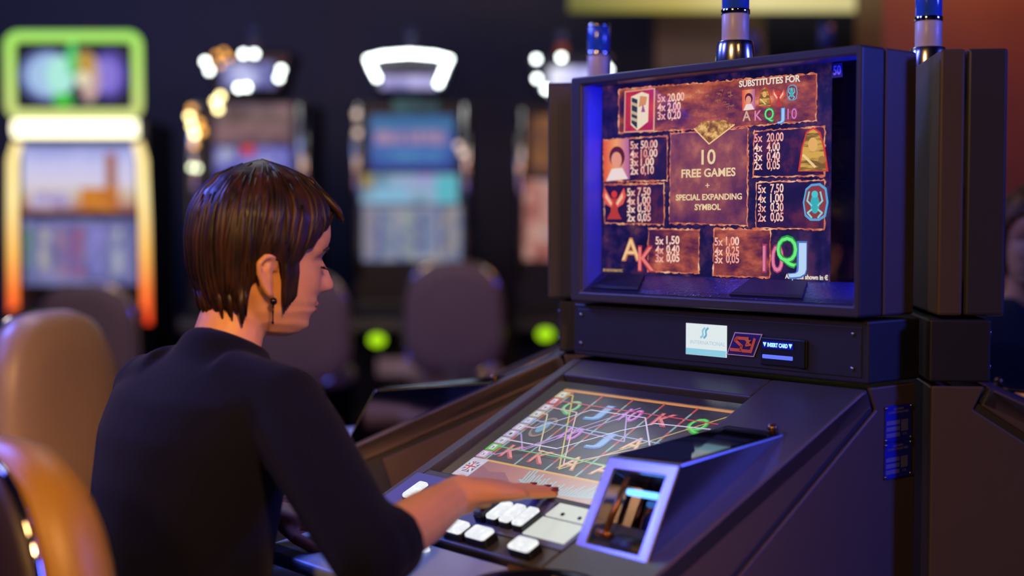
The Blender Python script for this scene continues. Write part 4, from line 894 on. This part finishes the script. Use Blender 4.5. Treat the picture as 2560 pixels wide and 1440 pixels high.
def hair_shell(T, m, parent, zh, hf, hb, hh, ztop, seed, name='hair', extra=None):
    rnd = random.Random(seed); nt, nz = 150, 40; cols = []
    ph = [rnd.uniform(0, 2 * PI) for _ in range(6)]
    mb = MB(); V = []; base = []
    for k in range(nt):
        t = 2 * PI * k / nt; d = math.degrees(t if t <= PI else 2 * PI - t)
        jag_ = 0.005 * math.sin(37 * t + ph[0]) + 0.004 * math.sin(23 * t + ph[1]) + rnd.uniform(-.002, .002)
        base.append(interp(zh, d) + (jag_ if d > 100 else jag_ * 0.35))
    for i in range(nz + 1):
        u = i / nz
        for k in range(nt):
            t = 2 * PI * k / nt; zb = base[k]; z = ztop + (zb - ztop) * (u ** 0.9)
            z = min(z, ztop - 0.0)
            xf, xb, hw = interp(hf, z), interp(hb, z), interp(hh, z); xc = 0.008
            c, s = math.cos(t), math.sin(t)
            w_ = 1 + (0.010 * math.sin(9 * t + ph[2] + 22 * z) + 0.006 * math.sin(23 * t + ph[3] + 30 * z) + 0.003 * math.sin(47 * t + ph[4] + 15 * z)) * min(1, u * 4)
            tuck = 1 - 0.05 * max(0, (u - 0.8) / 0.2) ** 2
            x = xc + (xf - xc if c > 0 else xc - xb) * math.copysign(abs(c) ** 0.94, c) * w_ * tuck; y = hw * math.copysign(abs(s) ** 0.94, s) * w_ * tuck
            V.append(T((x, y, z)))
    f = []
    for i in range(nz):
        for k in range(nt):
            j = (k + 1) % nt; f.append((i * nt + k, i * nt + j, (i + 1) * nt + j, (i + 1) * nt + k))
    f.append(tuple(range(nt))); mb.add(V, f)
    if extra is not None: mb.add(extra.v, extra.f)
    # strands that follow the shell from the crown to the ends
    st = mb
    for q in range(170):
        t0 = rnd.uniform(0, 2 * PI); dr = rnd.uniform(-.10, .22); pts = []; rr = []
        u0 = rnd.uniform(.02, .35); u1 = rnd.uniform(.75, 1.0)
        for i in range(11):
            u = u0 + (u1 - u0) * i / 10; t = t0 + (dr * (1 if t0 < PI else -1)) * (u - .5); k = int((t % (2 * PI)) / (2 * PI) * nt) % nt; row = min(nz, int(u * nz))
            p = Vector(V[row * nt + k]); p2 = Vector(V[row * nt + (k + 1) % nt]); fr_ = (t % (2 * PI)) / (2 * PI) * nt % 1
            pts.append(p.lerp(p2, fr_)); rr.append(.0034 * math.sin(PI * min(1, .12 + i / 10 * .88)) + .0005)
        st.tube(pts, rr, 6)
    return mb.build(name, m, parent, True)
def hair_mat(name, c0, c1):
    m = bpy.data.materials.new(name); m.use_nodes = True; nt = m.node_tree; N = nt.nodes; b = N['Principled BSDF']
    tc = N.new('ShaderNodeTexCoord'); mp = N.new('ShaderNodeMapping'); mp.inputs['Scale'].default_value = (34, 34, 9)
    no = N.new('ShaderNodeTexNoise'); no.inputs['Scale'].default_value = 1.6; no.inputs['Detail'].default_value = 5
    nt.links.new(tc.outputs['Object'], mp.inputs[0]); nt.links.new(mp.outputs[0], no.inputs['Vector'])
    rp = N.new('ShaderNodeValToRGB'); e = rp.color_ramp.elements; e[0].position = .38; e[0].color = rgb(c0); e[1].position = .68; e[1].color = rgb(c1)
    nt.links.new(no.outputs['Fac'], rp.inputs[0]); nt.links.new(rp.outputs[0], b.inputs['Base Color'])
    b.inputs['Roughness'].default_value = 0.45; b.inputs['Specular IOR Level'].default_value = 0.3
    bp = N.new('ShaderNodeBump'); bp.inputs['Strength'].default_value = 0.22; bp.inputs['Distance'].default_value = 0.004
    nt.links.new(no.outputs['Fac'], bp.inputs['Height']); nt.links.new(bp.outputs[0], b.inputs['Normal']); return m
SKIN = mat('skin', '#c48c5e', 0.5, vary=0.06, nscale=30, bump=0.05, bscale=400, spec=0.35, sss=0.15)
SWEATER = mat('navy_knit', '#0b0c1e', 0.9, vary=0.15, nscale=60, bump=0.3, bscale=700, spec=0.08, sheen=0.03)
TROUSERS = mat('dark_denim', '#12141f', 0.85, vary=0.15, nscale=40)
NAIL = mat('dark_red_nail', '#7a1020', 0.25)

BASE = Vector((-0.575, -0.70, 0))
woman = thing('person', 'woman with short dark brown hair in a dark navy sweater reaching over the buttons', 'person', wpt(BASE), RZ)
def ml(x, y, z): return Vector((x, y, z)) - BASE
HB, HP = math.radians(15.0), math.radians(4.0)
HC = ml(-0.588, -0.599, 1.127)
hf_, hr_ = Vector((math.sin(HB), math.cos(HB), 0)), Vector((math.cos(HB), -math.sin(HB), 0))
def HT(p):
    x, y, z = p; x2 = x * math.cos(HP) + z * math.sin(HP); z2 = z * math.cos(HP) - x * math.sin(HP)
    return HC + hf_ * x2 - hr_ * y + Vector((0, 0, z2))
def ell(c, ax, ay, n=36, ux=Vector((1, 0, 0)), uy=Vector((0, 1, 0)), p=0.9):
    c = Vector(c); return [c + ux * (ax * math.copysign(abs(math.cos(t)) ** p, math.cos(t))) + uy * (ay * math.copysign(abs(math.sin(t)) ** p, math.sin(t))) for t in [2 * PI * k / n for k in range(n)]]
TORSO = [(-.565, -.745, .585, .165, .125), (-.565, -.745, .64, .165, .125), (-.560, -.742, .70, .145, .112), (-.555, -.728, .77, .137, .106), (-.560, -.715, .85, .150, .108), (-.570, -.700, .92, .165, .104), (-.580, -.685, .97, .168, .088), (-.583, -.668, 1.000, .128, .068), (-.583, -.652, 1.020, .084, .056)]
def finger(mb, a, dirs, lens, rad):
    """chain of phalanges"""
    p = Vector(a); pts = [p]
    for d, l in zip(dirs, lens): p = p + Vector(d).normalized() * l; pts.append(p)
    path = []; rr = []
    for i in range(len(pts) - 1):
        for k in range(3):
            t = k / 3; path.append(pts[i].lerp(pts[i + 1], t)); rr.append(rad * (1 - 0.09 * (i + t)))
    path.append(pts[-1]); rr.append(rad * 0.72); path.append(pts[-1] + (pts[-1] - pts[-2]).normalized() * rad * 0.5); rr.append(rad * 0.35)
    mb.tube(path, rr, 10); return pts
body = MB()
head_volume(body, HT)
body.tube([HT((-.012, 0, -.01)), HT((-.012, 0, -.045)), ml(-.592, -.628, 1.060), ml(-.588, -.645, 1.015), ml(-.58, -.675, .96)], [.052, .050, .047, .050, .060], 20)
body.loft([ell(ml(x, y, z), a * 0.86, b * 0.82) for x, y, z, a, b in TORSO[:-1]])
SR, ER, WR = (-.420, -.650, .962), (-.196, -.672, .816), (-.292, -.474, .842)
SL, EL, WL = (-.722, -.684, .960), (-.728, -.690, .780), (-.610, -.575, .782)
def mid(a, b, t): return tuple(a[i] + (b[i] - a[i]) * t for i in range(3))
body.tube([ml(*SR), ml(*mid(SR, ER, .5)), ml(*ER)], [.042, .038, .030], 16)
body.tube([ml(*ER), ml(*mid(ER, WR, .25)), ml(*mid(ER, WR, .6)), ml(*mid(ER, WR, .9)), ml(*WR), ml(-.292, -.452, .845)], [.030, .036, .034, .0275, .0265, .027], 16)
body.tube([ml(*SL), ml(*mid(SL, EL, .5)), ml(*EL)], [.042, .038, .030], 16)
body.tube([ml(*EL), ml(*mid(EL, WL, .3)), ml(*mid(EL, WL, .7)), ml(*WL), ml(-.597, -.560, .780)], [.030, .036, .032, .026, .026], 16)
def hand(mb, W, d, side, up, spread, curl, nails):
    """palm and five fingers: W wrist, d pointing direction, side towards the little finger, up out of the back of the hand"""
    W = ml(*W); d = Vector(d).normalized(); up = (Vector(up) - d * Vector(up).dot(d)).normalized(); sd = Vector(side); sd = (sd - d * sd.dot(d) - up * sd.dot(up)).normalized()
    rings = []
    for t, a, b, dz in ((-.01, .026, .021, 0), (.012, .030, .019, .003), (.035, .038, .0165, .003), (.058, .041, .0145, .002), (.078, .0405, .012, 0), (.085, .037, .009, -.001)):
        rings.append(ell(W + d * t + up * dz, a, b, 24, sd, up, .85))
    mb.loft(rings)
    out = []
    for i, (off, ln, rd) in enumerate(((-.030, .074, .0082), (-.0105, .082, .0084), (.0095, .077, .0080), (.0285, .061, .0070))):
        a = W + d * .074 + sd * off; s0 = sd * (spread * (i - 1.4))
        dr = [d + s0 - up * curl[0], d + s0 - up * curl[1], d + s0 - up * curl[2]]
        out.append(finger(mb, a, dr, (ln * .47, ln * .30, ln * .23), rd))
    a = W + d * .022 - sd * .026 - up * .006
    out.append(finger(mb, a, [d * .8 - sd * .75 - up * .35, d - sd * .35 - up * .35, d - sd * .1 - up * .3], (.034, .030, .022), .0100))
    for pts in out:
        e = (pts[-1] - pts[-2]).normalized(); nails.append((pts[-1] - e * .002, e, up))
    return out
nails = []
hand(body, (-.290, -.462, .846), (.07, 1, -.05), (1, -.05, 0), (0, .05, 1), 0.03, (0.10, 0.02, 0.06), nails)
nr = len(nails)
hand(body, (-.600, -.563, .780), (.62, .75, -.10), (-.75, .62, 0.1), (0, 0, 1), 0.03, (0.35, 0.9, 1.3), nails)
fused(body, 'body', SKIN, woman, 0.0028, 3)
for p, e, up in nails[:nr]:
    sd = e.cross(up).normalized(); u2 = sd.cross(e); mb = MB()
    rings = [[p + u2 * (.0052 - .0018 * abs(math.cos(t)) ** 2 * 0) + e * (q * .0062) + sd * (math.cos(t) * .0052 * math.sqrt(max(0.02, 1 - q * q))) + u2 * (math.sin(t) * .0016) for t in [2 * PI * k / 10 for k in range(10)]] for q in (-.98, -.6, 0, .6, .98)]
    mb.loft(rings); mb.build('fingernail', NAIL, woman, True, label='dark red nail')
# hair
ZH = [(0, .092), (20, .088), (36, .070), (48, .056), (58, .040), (66, .020), (71, -.012), (75, -.030), (79, .0), (84, .024), (98, .022), (104, -.006), (110, -.044), (118, -.046), (135, -.050), (160, -.052), (180, -.050)]
HF = [(-.06, .070), (-.04, .072), (0, .086), (.03, .099), (.06, .1095), (.08, .1135), (.10, .110), (.118, .100), (.138, .078), (.152, .050), (.160, .022), (.164, .005)]
HBK = [(-.06, -.062), (-.04, -.072), (-.02, -.080), (.01, -.088), (.05, -.093), (.085, -.090), (.11, -.080), (.135, -.060), (.150, -.036), (.160, -.012), (.164, .0)]
HHW = [(-.06, .064), (-.04, .070), (-.02, .0755), (.01, .080), (.05, .0865), (.085, .0845), (.11, .074), (.135, .052), (.150, .032), (.160, .014), (.164, .003)]
HAIR = hair_mat('dark_brown_hair', '#160d0a', '#382014')
# loose locks: nape, cheek lock, crown tuft
lk = MB(); rnd = random.Random(5)
for i in range(26):
    t = math.radians(rnd.uniform(112, 248)); d_ = Vector((math.cos(t), math.sin(t), 0)); zz = -.035 + rnd.uniform(-.008, .004)
    x, y = .008 + .082 * d_.x, .072 * d_.y; l_ = rnd.uniform(.018, .032)
    lk.tube([HT((x, y, zz + .02)), HT((x * .97 + .002, y * .97, zz)), HT((x * .90 + .004, y * .92, zz - l_))], [.006, .005, .0006], 6)
for sg in (-1, 1):
    for k in range(5):
        x = .028 + .0042 * k; lk.tube([HT((x - .004, sg * (.076 - .002 * k), .05)), HT((x, sg * (.0745 - .002 * k), .010)), HT((x + .002, sg * (.067 - .002 * k), -.022)), HT((x + .004 - .001 * k, sg * (.062 - .002 * k), -.048 + .004 * k))], [.005, .0055, .0038, .0006], 6)
for k in range(22):
    a_ = rnd.uniform(-1.2, 1.2); y0 = .05 * math.sin(a_); lk.tube([HT((.075, y0 * .8, .146 - abs(y0) * .3)), HT((.094, y0, .124 - abs(y0) * .3)), HT((.106, y0 * 1.1, .108 - abs(y0) * .2)), HT((.1115 + rnd.uniform(-.003, .003), y0 * 1.15, .096 + rnd.uniform(-.004, .006) - abs(y0) * .25))], [.004, .006, .005, .0008], 6)
hair_shell(HT, HAIR, woman, ZH, HF, HBK, HHW, .164, 4, extra=lk)
# lashes, brows, lips, earring
for sg in (-1, 1):
    ey = MB()
    ey.tube([HT((.0945, sg * .020, .0185)), HT((.0975, sg * .030, .0172)), HT((.0905, sg * .043, .0195))], [.0012, .0018, .0010], 6)
    ey.tube([HT((.0955, sg * .028, .0180)), HT((.103, sg * .031, .0150))], [.0016, .0006], 6)
    ey.build('eyelashes', mat('black_lashes', '#0c0808', 0.6), woman, True, label='dark lashes')
for sg in (-1, 1):
    br = MB(); br.tube([HT((.1035, sg * .012, .0415)), HT((.1010, sg * .028, .046)), HT((.0885, sg * .046, .042))], [.0022, .0024, .0010], 6)
    br.build('eyebrow', mat('brown_brow', '#2a1812', 0.7), woman, True)
lp = MB()
lp.tube([HT((0.0868, -.020, -.0375)), HT((0.0949, -.010, -.0335)), HT((0.0973, 0, -.0330)), HT((0.0949, .010, -.0335)), HT((0.0868, .020, -.0375))], [.0012, .0030, .0032, .0030, .0012], 8)
lp.tube([HT((0.0868, -.018, -.0390)), HT((0.0930, -.009, -.0420)), HT((0.0949, 0, -.0425)), HT((0.0930, .009, -.0420)), HT((0.0868, .018, -.0390))], [.0012, .0032, .0036, .0032, .0012], 8)
lp.build('lips', mat('lip_rose', '#a4604a', 0.45), woman, True, label='rose lips')
for sg in (-1, 1):
    er = MB(); er.ball(HT((.013, sg * .0735, -.031)), .0052, 8); er.tube([HT((.013, sg * .0735, -.034)), HT((.014, sg * .073, -.058))], .0012, 6); er.ball(HT((.014, sg * .073, -.060)), .0022, 6)
    er.build('earring', mat('dark_gem', '#18101c', 0.15, 0.4), woman, True, label='dark drop earring')
# sweater with three-quarter sleeves
sw = MB()
sw.loft([ell(ml(x, y, z), a * 1.04, b * 1.04) for x, y, z, a, b in TORSO[1:]] + [ell(ml(-.583, -.640, 1.034), .068, .056, uy=Vector((0, .92, -.39))), ell(ml(-.582, -.630, 1.040), .058, .050, uy=Vector((0, .90, -.44)))])
CR = mid(ER, WR, .26); CL = mid(EL, WL, .55)
sw.tube([ml(-.52, -.675, .985), ml(*SR), ml(*mid(SR, ER, .3)), ml(*mid(SR, ER, .65)), ml(*ER), ml(*mid(ER, WR, .09)), ml(*mid(ER, WR, .18)), ml(*CR)], [.050, .058, .056, .052, .048, .049, .048, .047], 22)
sw.tube([ml(-.64, -.69, .985), ml(*SL), ml(*mid(SL, EL, .3)), ml(*mid(SL, EL, .65)), ml(*EL), ml(*mid(EL, WL, .15)), ml(*mid(EL, WL, .4)), ml(*CL)], [.050, .058, .056, .052, .052, .051, .046, .043], 22)
sw.ball(ml(*ER), .0475, 10); sw.ball(ml(*EL), .052, 10); sw.ball(ml(*SR), .057, 10); sw.ball(ml(*SL), .057, 10)
so = fused(sw, 'sweater', SWEATER, woman, 0.005, 22, 'dark navy knit sweater')
tr = MB()
tr.loft([ell(ml(-.565, -.745, z), a, b) for z, a, b in ((.555, .150, .118), (.60, .172, .132), (.67, .160, .122), (.70, .150, .115))])
for sg in (-1, 1):
    x = -.575 + sg * .095
    tr.tube([ml(x, -.74, .625), ml(x + sg * .01, -.56, .620), ml(x + sg * .015, -.40, .590), ml(x + sg * .015, -.365, .54), ml(x + sg * .015, -.40, .30), ml(x + sg * .015, -.43, .10)], [.080, .075, .062, .058, .052, .042], 18)
fused(tr, 'trousers', TROUSERS, woman, 0.007, 4)
for sg in (-1, 1):
    x = -.575 + sg * .11; mb = MB(); mb.loft([ell(ml(x, -.375, .002), .040, .105, 20), ell(ml(x, -.375, .02), .043, .11, 20), ell(ml(x, -.39, .05), .040, .085, 20), ell(ml(x, -.43, .085), .035, .045, 20), ell(ml(x, -.43, .12), .034, .04, 20)])
    mb.build('shoe', mat('black_shoe', '#0c0c10', 0.4), woman, True)
# second person at the far right edge
P2 = Vector((1.205, 3.25, 0)); R2 = math.radians(18)      # local +y is where the face looks: towards the camera and a little left
other = thing('person', 'blond person in dark clothes half hidden at the right edge of the photo', 'person', P2, PI + math.radians(-12))
def HT2(p): return Vector((-p[1], p[0], p[2])) + Vector((0, 0.0, 1.135))
b2 = MB(); head_volume(b2, HT2)
b2.tube([(0, -.012, 1.12), (0, -.012, 1.06), (0, -.03, 1.0)], [.052, .052, .065], 18)
T2 = [(0, -.09, .56, .165, .12), (0, -.09, .66, .15, .115), (0, -.075, .80, .165, .115), (0, -.055, .92, .185, .105), (0, -.04, .99, .15, .075), (0, -.03, 1.03, .08, .056)]
b2.loft([ell((x, y, z), a * .9, b * .9) for x, y, z, a, b in T2])
for sg in (-1, 1):
    b2.tube([(sg * .17, -.05, .955), (sg * .215, -.03, .78), (sg * .17, .17, .70), (sg * .15, .24, .70)], [.045, .04, .032, .026], 14)
    for k in range(4): b2.tube([(sg * (.15 + (k - 1.5) * .018), .25, .70), (sg * (.15 + (k - 1.5) * .019), .30, .695), (sg * (.15 + (k - 1.5) * .019), .33, .68)], [.010, .0085, .006], 8)
    b2.tube([(sg * .12, .235, .70), (sg * .105, .27, .69)], [.011, .007], 8)
    b2.tube([(sg * .15, .23, .70), (sg * .15, .27, .70)], [.03, .034], 10)
fused(b2, 'body', SKIN, other, 0.004, 3)
ZH2 = [(0, .085), (25, .080), (45, .06), (58, .03), (66, -.03), (80, -.05), (180, -.06)]
hair_shell(HT2, hair_mat('blond_hair', '#3c2a1a', '#705434'), other, ZH2, HF, HBK, HHW, .164, 9)
s2 = MB(); s2.loft([ell((x, y, z), a * 1.05, b * 1.05) for x, y, z, a, b in T2])
for sg in (-1, 1): s2.tube([(sg * .12, -.045, .975), (sg * .17, -.05, .955), (sg * .215, -.03, .78), (sg * .18, .13, .71)], [.05, .056, .05, .042], 16)
fused(s2, 'shirt', mat('black_shirt', '#10121a', 0.85), other, 0.007, 5)
t2 = MB(); t2.loft([ell((0, -.09, z), a, b) for z, a, b in ((.555, .15, .118), (.60, .17, .13), (.68, .155, .12))])
for sg in (-1, 1): t2.tube([(sg * .095, -.09, .625), (sg * .1, .10, .62), (sg * .105, .26, .59), (sg * .105, .30, .54), (sg * .105, .27, .30), (sg * .105, .24, .06)], [.08, .075, .062, .058, .05, .042], 16)
fused(t2, 'trousers', TROUSERS, other, 0.008, 4)
for sg in (-1, 1): MB().loft([ell((sg * .105, .29, .002), .04, .11, 18), ell((sg * .105, .29, .03), .042, .11, 18), ell((sg * .105, .25, .08), .036, .05, 18)]).build('shoe', MATS['black_shoe'], other, True)
st2 = stool((P2.x + .0, P2.y + .09), PI + math.radians(-12), 'stool under the blond person at the right edge', BEIGE, SHELL, 0.74, 0.05)

t = thing('floor_post', 'narrow turquoise post on the carpet under the console, beside the dark sweater', 'post', (-0.540, 3.40, 0))
MB().lathe([(0.0001, 0), (0.033, 0), (0.033, 0.395), (0.030, 0.402), (0.0001, 0.402)]).build('post', mat('turquoise_plastic', '#2a86b4', 0.4), t, True, bevel=0.001)
MB().lathe([(0.0001, 0), (0.05, 0), (0.05, 0.01), (0.034, 0.014)]).build('post_foot', M_STEEL, t, True)
